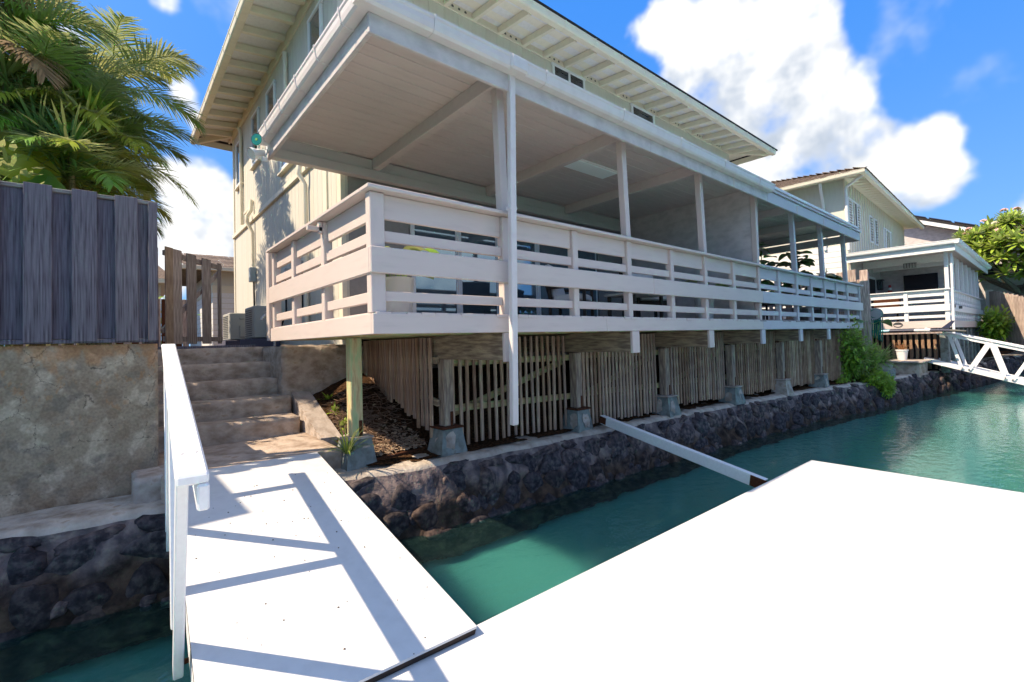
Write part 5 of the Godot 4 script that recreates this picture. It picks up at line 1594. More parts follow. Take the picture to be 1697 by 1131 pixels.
	for k in 5:
		slab(o, "letter_plate", M.sign_dark, Vector3(20.46, 2.17, 0.02 + k * 0.08), Vector3(20.48, 2.35, 0.035 + k * 0.08))
		slab(o, "letter_plate", M.sign_dark, Vector3(20.46, 2.17 + k * 0.042, 0.02), Vector3(20.475, 2.182 + k * 0.042, 0.40))
	o = thing("fascia_plaque", "small oval dark plaque fixed to the white deck's side board", "plaque", Vector3(18.78, 0.15, 0.07))
	st = begin()
	for k in 16:
		var a := TAU * k / 16.0
		var b := TAU * (k + 1) / 16.0
		add_bar(st, Vector3(18.79, 0.10 + sin(a) * 0.075, 0.07 + cos(a) * 0.12), Vector3(18.79, 0.10 + sin(b) * 0.075, 0.07 + cos(b) * 0.12), 0.015, 0.02)
	build(st, "rim", M.sign_dark, o)
	slab(o, "bar", M.sign_dark, Vector3(18.785, 0.11, -0.03), Vector3(18.799, 0.16, 0.17))
	o = thing("ornament", "red and white ringed lighthouse ornament beside the television", "ornament", Vector3(22.9, 1.25, -0.9))
	for k in 5:
		st = begin()
		lathe(st, Vector3(22.9, 1.25 + k * 0.11, -0.85), [Vector2(0.0, 0.0), Vector2(0.11 - k * 0.014, 0.0), Vector2(0.10 - k * 0.014, 0.108), Vector2(0.0, 0.108)], 14)
		build(st, "ring", M.red if k % 2 == 0 else M.white, o)
	o = thing("wall_lantern", "dark lantern on the back wall of the white deck", "lantern", Vector3(22.6, 1.75, -1.15))
	slab(o, "cage", M.sign_dark, Vector3(22.45, 1.6, -1.19), Vector3(22.7, 1.98, -1.02), 0.02)
	slab(o, "cap", M.sign_dark, Vector3(22.40, 1.99, -1.19), Vector3(22.75, 2.03, -0.98), 0.01)
	slab(o, "glass_body", M.glass, Vector3(22.43, 1.66, -1.17), Vector3(22.449, 1.93, -1.04), 0.001)
	o = thing("planter_stand", "brown wooden planter box inside the white deck's left rail", "planter", Vector3(19.5, 0.2, -0.4))
	slab(o, "box", M.rust, Vector3(19.3, 0.65, -0.68), Vector3(19.6, 1.02, 0.05), 0.02)
	for z in [-0.6, -0.05]: slab(o, "leg", M.wicker, Vector3(19.35, 0.19, z), Vector3(19.4, 0.649, z + 0.05))

	# dividing fence, seen end on
	o = thing("divider_fence", "brown wooden dividing fence between the two decks", "fence", Vector3(15.2, -1.0, -1.5))
	rng.seed = 44
	for i in 9:
		var z := -0.10 - i * 0.29
		slab(o, "board", M["gate_wood_%d" % (i % 3)], Vector3(15.18, -1.05, z - 0.03), Vector3(15.21, 1.73 + rng.randf_range(-0.03, 0.03), z + 0.17), 0.004)
	slab(o, "post", M.gate_wood_3, Vector3(15.215, -1.1, -0.02), Vector3(15.31, 1.66, 0.075), 0.006)
	slab(o, "rail", M.gate_wood_1, Vector3(15.215, 1.35, -2.6), Vector3(15.255, 1.45, -0.025))
	o = thing("hose_reel", "white hose reel with hanging green hose on the dividing fence", "hose reel", Vector3(15.5, 0.4, 0.05))
	st = begin()
	for s in [-0.09, 0.09]:
		tube(st, [Vector3(15.5 + s, 0.42, 0.14), Vector3(15.512 + s, 0.42, 0.14)], [0.17, 0.17], 20)
	tube(st, [Vector3(15.4, 0.42, 0.14), Vector3(15.6, 0.42, 0.14)], [0.06, 0.06], 12)
	build(st, "reel", M.pipe_gray, o)
	for k in 7:
		st = begin()
		var pts: Array = []
		for i in 17:
			var a := TAU * i / 16.0
			pts.append(Vector3(15.42 + k * 0.024 + sin(a) * 0.01, 0.42 + cos(a) * (0.12 + k * 0.004), 0.14 + sin(a) * (0.12 + k * 0.004)))
		var rad: Array = []
		rad.resize(17)
		rad.fill(0.013)
		tube(st, pts, rad, 6, false)
		build(st, "hose_coil", M.hose, o)
	for k in 5:
		st = begin()
		var dz := 0.05 + k * 0.045
		tube(st, [Vector3(15.45, 0.36, dz), Vector3(15.43, 0.1, dz + 0.02), Vector3(15.42, -0.22 - k * 0.03, dz + 0.01), Vector3(15.44, -0.30 - k * 0.03, dz + 0.05), Vector3(15.46, -0.1, dz + 0.07), Vector3(15.47, 0.3, dz + 0.08)], [0.014, 0.014, 0.014, 0.014, 0.014, 0.014], 6, false)
		build(st, "hose_loop", M.hose, o)

	# paddle board resting on brackets, fin upwards
	o = thing("paddle_board", "blue, navy and white paddle board lying upside down below the white deck", "paddle board", Vector3(18.45, -0.1, 0.5))
	var secs := [[-0.78, 0.02, 0.26, "teal"], [-0.30, 0.26, 0.36, "light_blue"], [0.20, 0.36, 0.39, "navy"], [0.88, 0.39, 0.37, "white"], [1.20, 0.37, 0.30, "navy"], [1.68, 0.30, 0.02, "navy"]]
	var ends := [-0.78, -0.30, -0.02, 0.62, 1.0, 1.45, 1.80]
	var mats := ["teal", "light_blue", "navy", "white", "navy", "ac_dark"]
	for k in 6:
		st = begin()
		var nn := 6
		var prev: Array = []
		for i in nn + 1:
			var z: float = lerpf(ends[k], ends[k + 1], float(i) / nn)
			var t := clampf((z + 0.78) / 2.58, 0.0, 1.0)
			var hw := 0.38 * pow(sin(PI * clampf(t, 0.012, 0.988)), 0.45)
			var th := 0.055 * pow(sin(PI * clampf(t, 0.02, 0.98)), 0.3)
			var yc := -0.09 - 0.035 * t - 0.05 * pow(absf(t - 0.5) * 2.0, 3.0)
			var ring: Array = []
			for j in 12:
				var a := TAU * j / 12.0
				ring.append([Vector3(18.25 + cos(a) * hw, yc + sin(a) * th, z), Vector3(cos(a) * 0.5, sin(a), 0).normalized()])
			if i > 0:
				for j in 12:
					var l := (j + 1) % 12
					quad_s(st, prev[j][0], prev[l][0], ring[l][0], ring[j][0], prev[j][1], prev[l][1], ring[l][1], ring[j][1])
			prev = ring
		build(st, "board_section", M[mats[k]], o)
	st = begin()
	add_hexa(st, [Vector3(18.24, -0.06, 1.22), Vector3(18.26, -0.06, 1.22), Vector3(18.26, -0.06, 1.42), Vector3(18.24, -0.06, 1.42)], [Vector3(18.245, 0.17, 1.48), Vector3(18.255, 0.17, 1.48), Vector3(18.255, 0.165, 1.56), Vector3(18.245, 0.165, 1.56)])
	build(st, "fin", M.navy, o)
	o = thing("board_rack", "brown timber rack carrying the paddle board", "rack", Vector3(18.3, -0.2, 0.4))
	slab(o, "rail", M.gate_wood_1, Vector3(17.86, -0.22, -0.75), Vector3(17.90, -0.17, 1.30))
	for z in [-0.6, 0.3, 1.2]: slab(o, "arm", M.gate_wood_3, Vector3(17.905, -0.215, z), Vector3(18.8, -0.165, z + 0.05))

	# planter blocks, pots
	o = thing("concrete_pier", "old tan concrete block where the white gangway lands", "pier", Vector3(17.9, -1.4, 0.5))
	cast_block(o, "block", M.concrete, Vector3(17.2, -1.62, -0.1), Vector3(18.7, -1.12, 0.80), 230, 0.012)
	cast_block(o, "slab", M.concrete_light, Vector3(17.1, -1.119, -0.15), Vector3(18.9, -1.06, 0.92), 231, 0.008)
	o = thing("concrete_block", "low grey concrete block between the green shrubs and the tan pier", "block", Vector3(15.4, -1.3, 0.3))
	cast_block(o, "block", M.blue_concrete, Vector3(14.9, -1.6, 0.0), Vector3(16.0, -1.22, 0.46), 232, 0.01)
	o = thing("flower_pot", "white flower pot with dry orange grass on the tan concrete pier", "flower pot", Vector3(18.1, -1.06, 0.3))
	st = begin()
	lathe(st, Vector3(18.1, -1.06, 0.26), [Vector2(0, 0), Vector2(0.12, 0), Vector2(0.16, 0.30), Vector2(0.175, 0.30), Vector2(0.175, 0.34), Vector2(0.14, 0.34), Vector2(0.0, 0.30)], 20)
	build(st, "pot", M.pot_white, o)
	tuft(o, "dry_leaf", "dry_grass", Vector3(18.1, -0.74, 0.26), 70, 0.34, 0.02, 0.9, 5)
	o = thing("stone_block", "small pale stone block behind the dark spiky plant", "block", Vector3(17.2, -1.0, -0.6))
	cast_block(o, "block", M.concrete_light, Vector3(17.0, -1.2, -0.72), Vector3(17.5, -0.72, -0.42), 233, 0.01)

	# white gangway
	var E := Vector3(18.65, -1.06, 0.72)
	var g := Vector3(0.0, -0.29, 0.957).normalized()
	o = thing("gangway", "white trussed gangway sloping from the tan pier towards the neighbour's dock", "ramp", E)
	for k in 16: bar(o, "tread_plank", M.rail_white if k else M.concrete_light, E + g * (k * 0.19 + 0.09) + Vector3(0, 0.045, 0), E + g * (k * 0.19 + 0.09) + Vector3(1.0, 0.045, 0), 0.182, 0.03, g.cross(Vector3.RIGHT))
	for s in 2:
		var off := Vector3(-0.03 + s * 1.06, 0, 0)
		bar(o, "lower_chord", M.rail_white, E + off + g * 0.0, E + off + g * 3.05, 0.05, 0.14)
		bar(o, "upper_chord", M.rail_white, E + off + g * 0.12 + Vector3(0, 0.97, 0), E + off + g * 3.0 + Vector3(0, 0.97, 0), 0.05, 0.10)
		bar(o, "cap_rail", M.rail_white, E + off + g * 0.08 + Vector3(0, 1.04, 0), E + off + g * 3.05 + Vector3(0, 1.04, 0), 0.13, 0.035)
		for k in 3:
			var p := 0.95 + k * 0.96
			bar(o, "post", M.rail_white, E + off * 1.0 + g * p + Vector3(-0.052, -0.02, 0), E + off + g * (p - 0.28) + Vector3(-0.052, 0.98, 0), 0.035, 0.085, g)
			if k < 2: bar(o, "brace", M.rail_white, E + off + g * (p + 0.16) + Vector3(-0.05, 0.0, 0), E + off + g * (p + 0.62) + Vector3(-0.05, 0.96, 0), 0.035, 0.085, g)
			for q in [0.0, 0.16]:
				st = begin()
				var bp: Vector3 = E + off + g * (p + q) + Vector3(-0.07, 0.02, 0)
				tube(st, [bp, bp + Vector3(-0.015, 0, 0)], [0.018, 0.014], 8)
				build(st, "bolt", M.rust, o)
	o = thing("dock", "neighbour's white floating dock at the foot of the trussed gangway", "dock", Vector3(19, -2.1, 6))
	slab(o, "deck_panel", M.dock_white, Vector3(17.2, -2.02, 3.62), Vector3(23.0, -1.97, 8.0), 0.01)
	slab(o, "float", M.cable, Vector3(17.4, -2.3, 3.8), Vector3(22.8, -2.025, 7.8), 0.02)

	# fence on the far right, stepping down towards the water
	o = thing("step_fence", "weathered grey board fence stepping down to the water beyond the white deck", "fence", Vector3(27, -0.6, 2.2))
	var fa := Vector3(29.6, 0, 1.52)
	var fb := Vector3(22.3, 0, 3.75)
	var dir := (fb - fa).normalized()
	var nb := 15
	for i in nb:
		var p := fa.lerp(fb, (i + 0.5) / nb)
		var top := lerpf(1.66, 0.55, float(i) / nb)
		var bot := lerpf(-0.4, -1.3, float(i) / nb)
		var bs := along(fa, fb) * Basis(Vector3.UP, 0.35)
		box(o, "board", M.white if i == 0 else M["gate_wood_%d" % (i % 3)], p + Vector3(0, (top + bot) * 0.5, 0), Vector3(0.03, snappedf(top - bot, 0.02), 0.42), bs, 0.006)
		if i % 2 == 0: box(o, "post", M.gate_wood_3, p + Vector3(0.08, (top + bot) * 0.5 - 0.1, 0.1), Vector3(0.09, snappedf(top - bot, 0.02), 0.09), bs, 0.006)
	# third house behind
	o = thing("house", "grey house with dark roof behind the neighbour's eave and the flowering tree", "house", Vector3(36, 0, -1.0))
	org[o] = Transform3D.IDENTITY
	o.rotation.y = 0.0
	var rk := func(z: float, dy: float) -> float: return 6.80 - (z + 1.2) * 0.43 + dy
	st = begin()
	var gz := [-4.6, 4.2]
	add_hexa(st, [Vector3(0, -0.5, gz[0]), Vector3(9, -0.5, gz[0]), Vector3(9, -0.5, gz[1]), Vector3(0, -0.5, gz[1])], [Vector3(0, rk.call(gz[0], -0.2), gz[0]), Vector3(9, rk.call(gz[0], -0.2), gz[0]), Vector3(9, rk.call(gz[1], -0.2), gz[1]), Vector3(0, rk.call(gz[1], -0.2), gz[1])])
	build(st, "wall", M.fascia, o)
	for k in 5: slab(o, "wall_seam", M.gate_wood_3, Vector3(-0.012, 4.2, -4.2 + k * 1.3), Vector3(-0.002, 5.8 - k * 0.3, -4.17 + k * 1.3), 0.001)
	bar(o, "rake_board", M.white, Vector3(-0.75, rk.call(-5.0, -0.12), -5.0), Vector3(-0.75, rk.call(5.2, -0.12), 5.2), 0.05, 0.24)
	st = begin()
	add_hexa(st, [Vector3(-0.80, rk.call(-5.0, 0.0), -5.0), Vector3(9.6, rk.call(-5.0, 0.0), -5.0), Vector3(9.6, rk.call(5.2, 0.0), 5.2), Vector3(-0.80, rk.call(5.2, 0.0), 5.2)], [Vector3(-0.80, rk.call(-5.0, 0.14), -5.0), Vector3(9.6, rk.call(-5.0, 0.14), -5.0), Vector3(9.6, rk.call(5.2, 0.14), 5.2), Vector3(-0.80, rk.call(5.2, 0.14), 5.2)])
	build(st, "roof", M.roof_dark, o)
	for k in 5:
		box(o, "solar_panel", M.navy, Vector3(0.8, rk.call(-3.0 + k * 1.1, 0.25), -3.0 + k * 1.1), Vector3(2.4, 0.05, 1.04), Basis(Vector3.RIGHT, 0.406), 0.004)
	slab(o, "lower_roof", M.gate_wood_3, Vector3(-2.6, 3.9, -6), Vector3(-0.04, 4.2, 1.2))
	# dark open carport under the tree
	o = thing("carport", "dark open shelter behind the stepped fence under the flowering tree", "shelter", Vector3(34, 0, 4))
	slab(o, "back_wall", M.sash_dark, Vector3(36.5, -0.5, 0.7), Vector3(36.7, 2.9, 9))
	slab(o, "roof", M.roof_dark, Vector3(32.0, 2.9, 0.7), Vector3(37.5, 3.05, 9))
	slab(o, "beam", M.sash_dark, Vector3(32.0, 2.6, 0.7), Vector3(32.15, 2.895, 9))
	for z in [0.9, 4.5]: slab(o, "post", M.sash_dark, Vector3(32.0, -0.8, z), Vector3(32.15, 2.595, z + 0.15))

	# the left neighbour's deck roof, just out of view, shading the ramp's upper left
	o = thing("porch_roof", "neighbouring deck roof just left of the weathered fence", "roof", Vector3(-6, 2.5, -3))
	slab(o, "roof_sheet", M.roof_dark, Vector3(-9.5, 2.55, -4.6), Vector3(-3.95, 2.70, -1.60))
	slab(o, "fascia_board", M.paint_x, Vector3(-9.5, 2.40, -1.63), Vector3(-3.97, 2.545, -1.60))
	for x in [-9.2, -6.6, -4.2]: slab(o, "post", M.paint_v, Vector3(x, -1.4, -1.75), Vector3(x + 0.1, 2.545, -1.65))
	slab(o, "floor", M.paint_z, Vector3(-9.5, 0.0, -4.6), Vector3(-4.02, 0.15, -1.62))

# ---------------------------------------------------------------- plants
func blade(st: SurfaceTool, base: Vector3, dir: Vector3, up: Vector3, length: float, width: float, droop: float, segs := 3) -> void:
	# one narrow leaf: a folded strip that bends down
	var side := dir.cross(up).normalized()
	var p := base
	var d := dir.normalized()
	var prev_l := p - side * width * 0.35
	var prev_r := p + side * width * 0.35
	for i in segs:
		var t := float(i + 1) / segs
		d = (d + Vector3.DOWN * droop / segs).normalized()
		p += d * length / segs
		var w := width * (0.5 if t < 0.99 else 0.0) * (1.0 - pow(t, 4.0) * 0.6)
		var l := p - side * w
		var r := p + side * w
		var n := side.cross(d).normalized()
		if n.y < 0.0: n = -n
		if t < 0.99:
			quad_s(st, prev_l, prev_r, r, l, n, n, n, n)
		else:
			tri(st, prev_l, prev_r, p, n)
		prev_l = l
		prev_r = r

func tuft(o: Node3D, called: String, m: String, at: Vector3, count: int, length: float, width: float, spread: float, parts: int) -> void:
	for k in parts:
		var st := begin()
		for i in int(count / float(parts)):
			var az := rng.randf() * TAU
			var e := rng.randf_range(0.15, 1.0) * spread
			var d := Vector3(cos(az) * sin(e), cos(e), sin(az) * sin(e))
			blade(st, at + Vector3(cos(az), 0, sin(az)) * rng.randf() * length * 0.08, d, Vector3.UP.cross(d).normalized().cross(d), length * rng.randf_range(0.6, 1.1), width, rng.randf_range(0.3, 1.4), 4)
		build(st, called, M[m], o)

# feather frond that starts along +X with elevation e0 (radians) and arches over
func frond_mesh(seed_: int, length: float, e0: float, droop: float, leaf: float, n: int) -> Mesh:
	var r := RandomNumberGenerator.new()
	r.seed = seed_
	var st := begin()
	var pts: Array = []
	var dirs: Array = []
	var p := Vector3.ZERO
	var segs := 16
	var twist := r.randf_range(-0.35, 0.35)
	for i in segs + 1:
		var t := float(i) / segs
		var e := e0 - droop * pow(t, 1.4)
		var d := Vector3(cos(e) * cos(twist * t), sin(e), cos(e) * sin(twist * t))
		pts.append(p)
		dirs.append(d)
		p += d * length / segs
	var radii: Array = []
	for i in segs + 1: radii.append(lerpf(0.016, 0.003, float(i) / segs) * length / 1.8)
	tube(st, pts, radii, 5, false)
	for i in n:
		var t := 0.16 + 0.84 * (i + r.randf() * 0.4) / n
		var k := mini(int(t * segs), segs - 1)
		var f := t * segs - k
		var b: Vector3 = pts[k].lerp(pts[k + 1], f)
		var d: Vector3 = dirs[k].lerp(dirs[k + 1], f).normalized()
		var side := d.cross(Vector3.UP).normalized()
		var up := side.cross(d).normalized()
		var ll := leaf * (0.45 + 0.75 * sin(PI * pow(t, 0.8))) * r.randf_range(0.85, 1.1)
		for s in [-1.0, 1.0]:
			var out: Vector3 = (side * s * lerpf(0.95, 0.5, t) + d * lerpf(0.45, 0.95, t) + up * r.randf_range(0.12, 0.42)).normalized()
			blade(st, b, out, up, ll, 0.027 * leaf / 0.5 * r.randf_range(0.8, 1.1), r.randf_range(0.35, 0.9), 3)
	return st.commit()

# narrow pointed leaves all round a stem end
func rosette_mesh(seed_: int, length: float, width: float, n: int) -> Mesh:
	var r := RandomNumberGenerator.new()
	r.seed = seed_
	var st := begin()
	for i in n:
		var az := i * 2.39996 + r.randf() * 0.3
		var e := lerpf(0.15, 1.9, float(i) / n)
		var d := Vector3(cos(az) * sin(e), cos(e), sin(az) * sin(e))
		var up := Vector3.UP if absf(d.y) < 0.95 else Vector3.RIGHT
		blade(st, d * 0.03, d, d.cross(up).normalized().cross(d), length * r.randf_range(0.75, 1.1), width, r.randf_range(0.15, 0.7), 4)
	return st.commit()

var fronds := {}

func palm(label: String, base: Vector3, crown: Vector3, kinds: Array, count: int, size: float, seed_: int, e_lo := -0.2, e_hi := 1.35, az0 := 0.0, az1 := TAU) -> Node3D:
	var o := thing("palm_tree", label, "palm tree", base, "palms behind the weathered fence")
	rng.seed = seed_
	var st := begin()
	tube(st, [base, base.lerp(crown, 0.5) + Vector3(0.05, 0, 0.03), crown - Vector3(0, 0.5 * size, 0)], [0.07, 0.06, 0.055], 9)
	build(st, "trunk", M.palm_stem, o)
	st = begin()
	tube(st, [crown - Vector3(0, 0.6 * size, 0), crown - Vector3(0, 0.3 * size, 0), crown], [0.062, 0.07, 0.04], 9)
	build(st, "crownshaft", M.crownshaft, o)
	for i in count:
		var t := (i + 0.5) / count
		var e := lerpf(e_hi, e_lo, t) + rng.randf_range(-0.15, 0.15)
		var az := lerpf(az0, az1, fmod(i * 0.618, 1.0)) + rng.randf_range(-0.25, 0.25)
		var v := clampi(int(remap(e, -0.4, 1.4, 0, 4)), 0, 3)
		var key := v * 2 + (i % 2)
		if not fronds.has(key):
			fronds[key] = frond_mesh(700 + key, 1.75, [-0.1, 0.35, 0.8, 1.2][v], [1.0, 1.35, 1.55, 1.5][v], 0.6, 58)
		inst(fronds[key], M[kinds[i % kinds.size()]], "frond", o, crown, Basis(Vector3.UP, -az).scaled(Vector3.ONE * size * rng.randf_range(0.85, 1.12)))
	return o

func bush(o: Node3D, called: String, ms: Array, c: Vector3, rad: Vector3, n: int, leaf: float, seed_: int, parts := 6) -> void:
	rng.seed = seed_
	var nz := noise(seed_, 1.6, 3)
	for k in parts:
		var st := begin()
		for i in int(n / float(parts)):
			var d := Vector3(rng.randfn(), rng.randfn(), rng.randfn()).normalized()
			var rr := pow(rng.randf(), 0.33) * (0.78 + nz.get_noise_3dv(d * 1.5) * 0.75)
			var p := c + d * rad * rr
			var ax := (d + Vector3(rng.randfn(), rng.randfn(), rng.randfn()) * 0.6).normalized()
			blade(st, p, ax, ax.cross(Vector3(0.3, 1, 0.2)).normalized().cross(ax), leaf * rng.randf_range(0.6, 1.2), leaf * 0.42, rng.randf_range(0.0, 0.7), 2)
		build(st, called, M[ms[k % ms.size()]], o)

func make_plants() -> void:
	# palms behind the left fence
	palm("tall open palm with orange crownshaft and feathery fronds against the blue sky", Vector3(-1.75, -0.07, -8.2), Vector3(-1.60, 5.0, -7.95), ["frond", "frond_dark", "frond", "frond_yellow"], 10, 1.02, 1, -0.25, 1.4)
	palm("dark palm arching in from the top left corner", Vector3(-3.4, -0.07, -7.0), Vector3(-3.25, 5.3, -6.8), ["frond_dark", "frond", "frond_dark"], 11, 1.0, 2, -0.7, 1.0)
	palm("drooping green palm leaning out over the fence towards the house", Vector3(-1.7, -0.07, -6.2), Vector3(-1.85, 3.15, -6.2), ["frond", "frond_yellow", "frond_dark"], 16, 0.80, 3, 0.0, 1.25)
	palm("low yellowing palm with arching fronds just above the fence top", Vector3(-1.75, -0.07, -5.3), Vector3(-2.0, 2.25, -5.2), ["frond_yellow", "frond", "frond_yellow"], 13, 0.70, 4, -0.1, 1.1)
	palm("palm with brown drooping fronds at the upper left edge", Vector3(-2.9, -0.07, -6.2), Vector3(-2.95, 4.3, -6.1), ["frond_dark", "frond", "frond_dead", "frond"], 16, 0.95, 5, -0.6, 1.2)
	palm("dense dark palm in the middle of the cluster behind the fence", Vector3(-2.2, -0.07, -7.0), Vector3(-2.25, 3.9, -6.9), ["frond_dark", "frond", "frond_dark", "frond"], 18, 0.95, 6, -0.6, 1.25)
	palm("bright green palm of upright fronds in the left thicket", Vector3(-2.5, -0.07, -5.8), Vector3(-2.40, 3.3, -6.0), ["frond", "frond_yellow", "frond"], 16, 0.85, 8, -0.2, 1.3)
	palm("dark shaded palm deep behind the other palms", Vector3(-3.1, -0.07, -7.6), Vector3(-3.0, 3.4, -7.6), ["frond_dark", "frond_dark", "frond"], 18, 1.0, 10, -0.7, 1.25)
	palm("low dark palm just behind the fence boards", Vector3(-2.35, -0.07, -6.4), Vector3(-2.25, 2.3, -6.4), ["frond_dark", "frond", "frond_dark"], 18, 0.85, 12, -0.25, 1.2)
	var sh := thing("shrub", "dense dark shrub close behind the left end of the weathered fence", "shrub", Vector3(-2.9, -0.07, -4.3))
	bush(sh, "foliage", ["frond_dark", "bush"], Vector3(-2.9, 1.05, -4.15), Vector3(0.85, 1.35, 0.65), 4500, 0.16, 35)
	# screw pine rosettes
	var rm: Array = []
	for k in 3: rm.append(rosette_mesh(40 + k, 0.66, 0.036, 70))
	var at := [[Vector3(-2.34, 2.78, -5.1), "large spiky rosette plant with blue-green sword leaves left of the yellow palm"], [Vector3(-2.05, 2.62, -4.85), "spiky rosette plant with a pale stem right above the fence"], [Vector3(-2.72, 3.65, -5.5), "spiky rosette plant at the left edge below the brown fronds"], [Vector3(-2.5, 3.25, -5.6), "spiky rosette plant in the middle of the left thicket"], [Vector3(-1.95, 3.1, -5.4), "bright spiky rosette plant nearest the leaning palm"]]
	for i in at.size():
		var p: Vector3 = at[i][0]
		var o := thing("screw_pine", at[i][1], "screw pine", Vector3(p.x + 0.1, -0.07, p.z - 0.2), "screw pines behind the fence")
		var st := begin()
		tube(st, [Vector3(p.x + 0.1, -0.07, p.z - 0.2), p.lerp(Vector3(p.x + 0.1, 0, p.z - 0.2), 0.4), p], [0.05, 0.04, 0.03], 8)
		build(st, "stem", M.palm_stem, o)
		inst(rm[i % 3], M[["rosette", "rosette", "frond_dark", "rosette", "frond_yellow"][i]], "leaf_rosette", o, p, Basis(Vector3(0.6, 0, 0.8).normalized(), 0.5 - 0.2 * i))
		inst(rm[(i + 1) % 3], M.rosette, "leaf_rosette", o, p - Vector3(0.05, 0.35, 0.1), Basis(Vector3(0.2, 0, 0.9).normalized(), -0.5))
	# big variegated climbing leaves
	var o := thing("pothos_vine", "climbing vine with huge yellow-green heart leaves at the left above the fence", "vine", Vector3(-2.6, -0.07, -5.1))
	var st := begin()
	tube(st, [Vector3(-2.6, -0.07, -5.2), Vector3(-2.55, 1.2, -5.15), Vector3(-2.5, 2.3, -5.1)], [0.03, 0.025, 0.02], 7)
	build(st, "stem", M.palm_stem, o)
	rng.seed = 19
	var ls := [[-2.62, 2.62, -4.9, 0.66, 0.30, -0.55, 1], [-2.72, 2.28, -4.7, 0.62, 0.55, -0.35, 1], [-2.50, 2.12, -4.65, 0.52, 0.75, -0.25, 0], [-2.42, 1.98, -4.6, 0.46, 0.85, 0.1, 0], [-2.85, 2.85, -5.0, 0.5, 0.1, -0.8, 1], [-2.3, 2.0, -4.62, 0.4, 0.2, -0.6, 0]]
	for l in ls:
		var p := Vector3(l[0], l[1], l[2])
		var tip := Vector3(0.8, l[5], l[4]).normalized()
		var nn := Vector3(0.15 - l[4] * 0.3, 0.55, 0.8)
		nn = (nn - tip * nn.dot(tip)).normalized()
		inst(leaf_mesh(l[3], l[3] * 0.38, 0.6), M.pothos if l[6] else M.pothos_green, "leaf", o, p, Basis(tip, nn, tip.cross(nn)))
	# small far palm leaf by the fence end, and hedge seen under the gate gap
	o = thing("hedge", "green hedge far behind the gate boards", "hedge", Vector3(-1.5, -0.07, -16))
	bush(o, "foliage", ["bush", "frond_dark"], Vector3(-1.4, 1.0, -15.5), Vector3(2.0, 1.2, 0.8), 1500, 0.2, 33)

	# right: shrubs by the end of the slats
	o = thing("shrub", "tall feathery green shrub at the far end of the slat skirting", "shrub", Vector3(13.6, -1.4, -0.4))
	st = begin()
	for k in 5: tube(st, [Vector3(13.5 + k * 0.06, -1.45, -0.35), Vector3(13.4 + k * 0.1, -0.8, -0.35 + k * 0.03), Vector3(13.3 + k * 0.15, 0.0 - absf(k - 2) * 0.1, -0.4 + k * 0.05)], [0.02, 0.015, 0.006], 6)
	build(st, "stems", M.bark, o)
	bush(o, "foliage", ["bush", "frond_dark", "bush", "bush", "bush_yellow", "bush"], Vector3(13.55, -0.70, -0.15), Vector3(0.66, 0.95, 0.58), 4200, 0.13, 51)
	bush(o, "foliage", ["bush", "frond_dark", "bush"], Vector3(13.25, -0.35, -0.35), Vector3(0.22, 0.62, 0.25), 900, 0.09, 52, 3)
	o = thing("shrub", "bright green rounded shrub beside the grey concrete block", "shrub", Vector3(14.3, -1.4, 0.0))
	bush(o, "foliage", ["bush", "bush", "frond_dark", "bush_yellow"], Vector3(14.3, -0.92, 0.08), Vector3(0.60, 0.50, 0.42), 2800, 0.12, 53)
	o = thing("spiky_plant", "dark olive spiky plant in a pale bowl behind the green shrubs", "plant", Vector3(15.6, -1.2, -0.35))
	st = begin()
	lathe(st, Vector3(15.35, -1.22, 0.22), [Vector2(0, 0), Vector2(0.25, 0.0), Vector2(0.32, 0.2), Vector2(0.28, 0.2), Vector2(0, 0.16)], 18)
	build(st, "bowl", M.concrete_light, o)
	rng.seed = 71
	tuft(o, "leaf_tuft", "frond_dark", Vector3(15.35, -1.02, 0.22), 170, 0.66, 0.035, 1.25, 4)
	tuft(o, "leaf_tuft", "bush", Vector3(15.35, -1.02, 0.22), 90, 0.6, 0.035, 1.2, 3)
	o = thing("ground_cover", "yellow-green creeping plant spilling over the corner of the seawall", "plant", Vector3(13.9, -1.4, 0.4))
	tag(o, "", "", "")
	bush(o, "foliage", ["bush_yellow", "bush", "bush_yellow"], Vector3(14.2, -1.38, 0.34), Vector3(0.75, 0.24, 0.30), 3200, 0.085, 54)
	bush(o, "foliage", ["bush_yellow", "bush_yellow", "bush"], Vector3(14.35, -1.60, 0.58), Vector3(0.52, 0.27, 0.14), 2200, 0.08, 55)
	bush(o, "foliage", ["bush_yellow", "bush"], Vector3(13.0, -1.40, -0.12), Vector3(0.35, 0.10, 0.14), 500, 0.06, 56)
	o = thing("taro_plant", "low plant with broad flat leaves beside the hose reel", "plant", Vector3(15.0, -0.9, 0.2))
	rng.seed = 66
	for k in 5:
		var az := rng.randf() * TAU
		broad_leaf(o, "leaf", "big_leaf", Vector3(14.9, -0.9, 0.15), Vector3(14.9 + cos(az) * 0.25, 0.1 + rng.randf() * 0.15, 0.2 + sin(az) * 0.25), az, 0.42, 0.14, 0.4)
	o = thing("small_shrub", "small shrub at the foot of the stepped fence beside the gangway", "shrub", Vector3(24.5, -0.9, 1.9))
	bush(o, "foliage", ["bush", "bush_yellow"], Vector3(26.3, 0.0, 1.9), Vector3(0.6, 0.75, 0.5), 900, 0.25, 57)
	o = thing("weeds", "sparse green weeds at the pier under the paddle board", "plant", Vector3(17.0, -1.1, -0.4))
	bush(o, "foliage", ["bush", "bush_yellow"], Vector3(16.9, -0.95, -0.35), Vector3(0.5, 0.18, 0.3), 350, 0.12, 58, 2)
	o = thing("grass_tuft", "pale green grass tuft growing at the first post footing", "grass", Vector3(0.24, -1.35, -1.3))
	rng.seed = 77
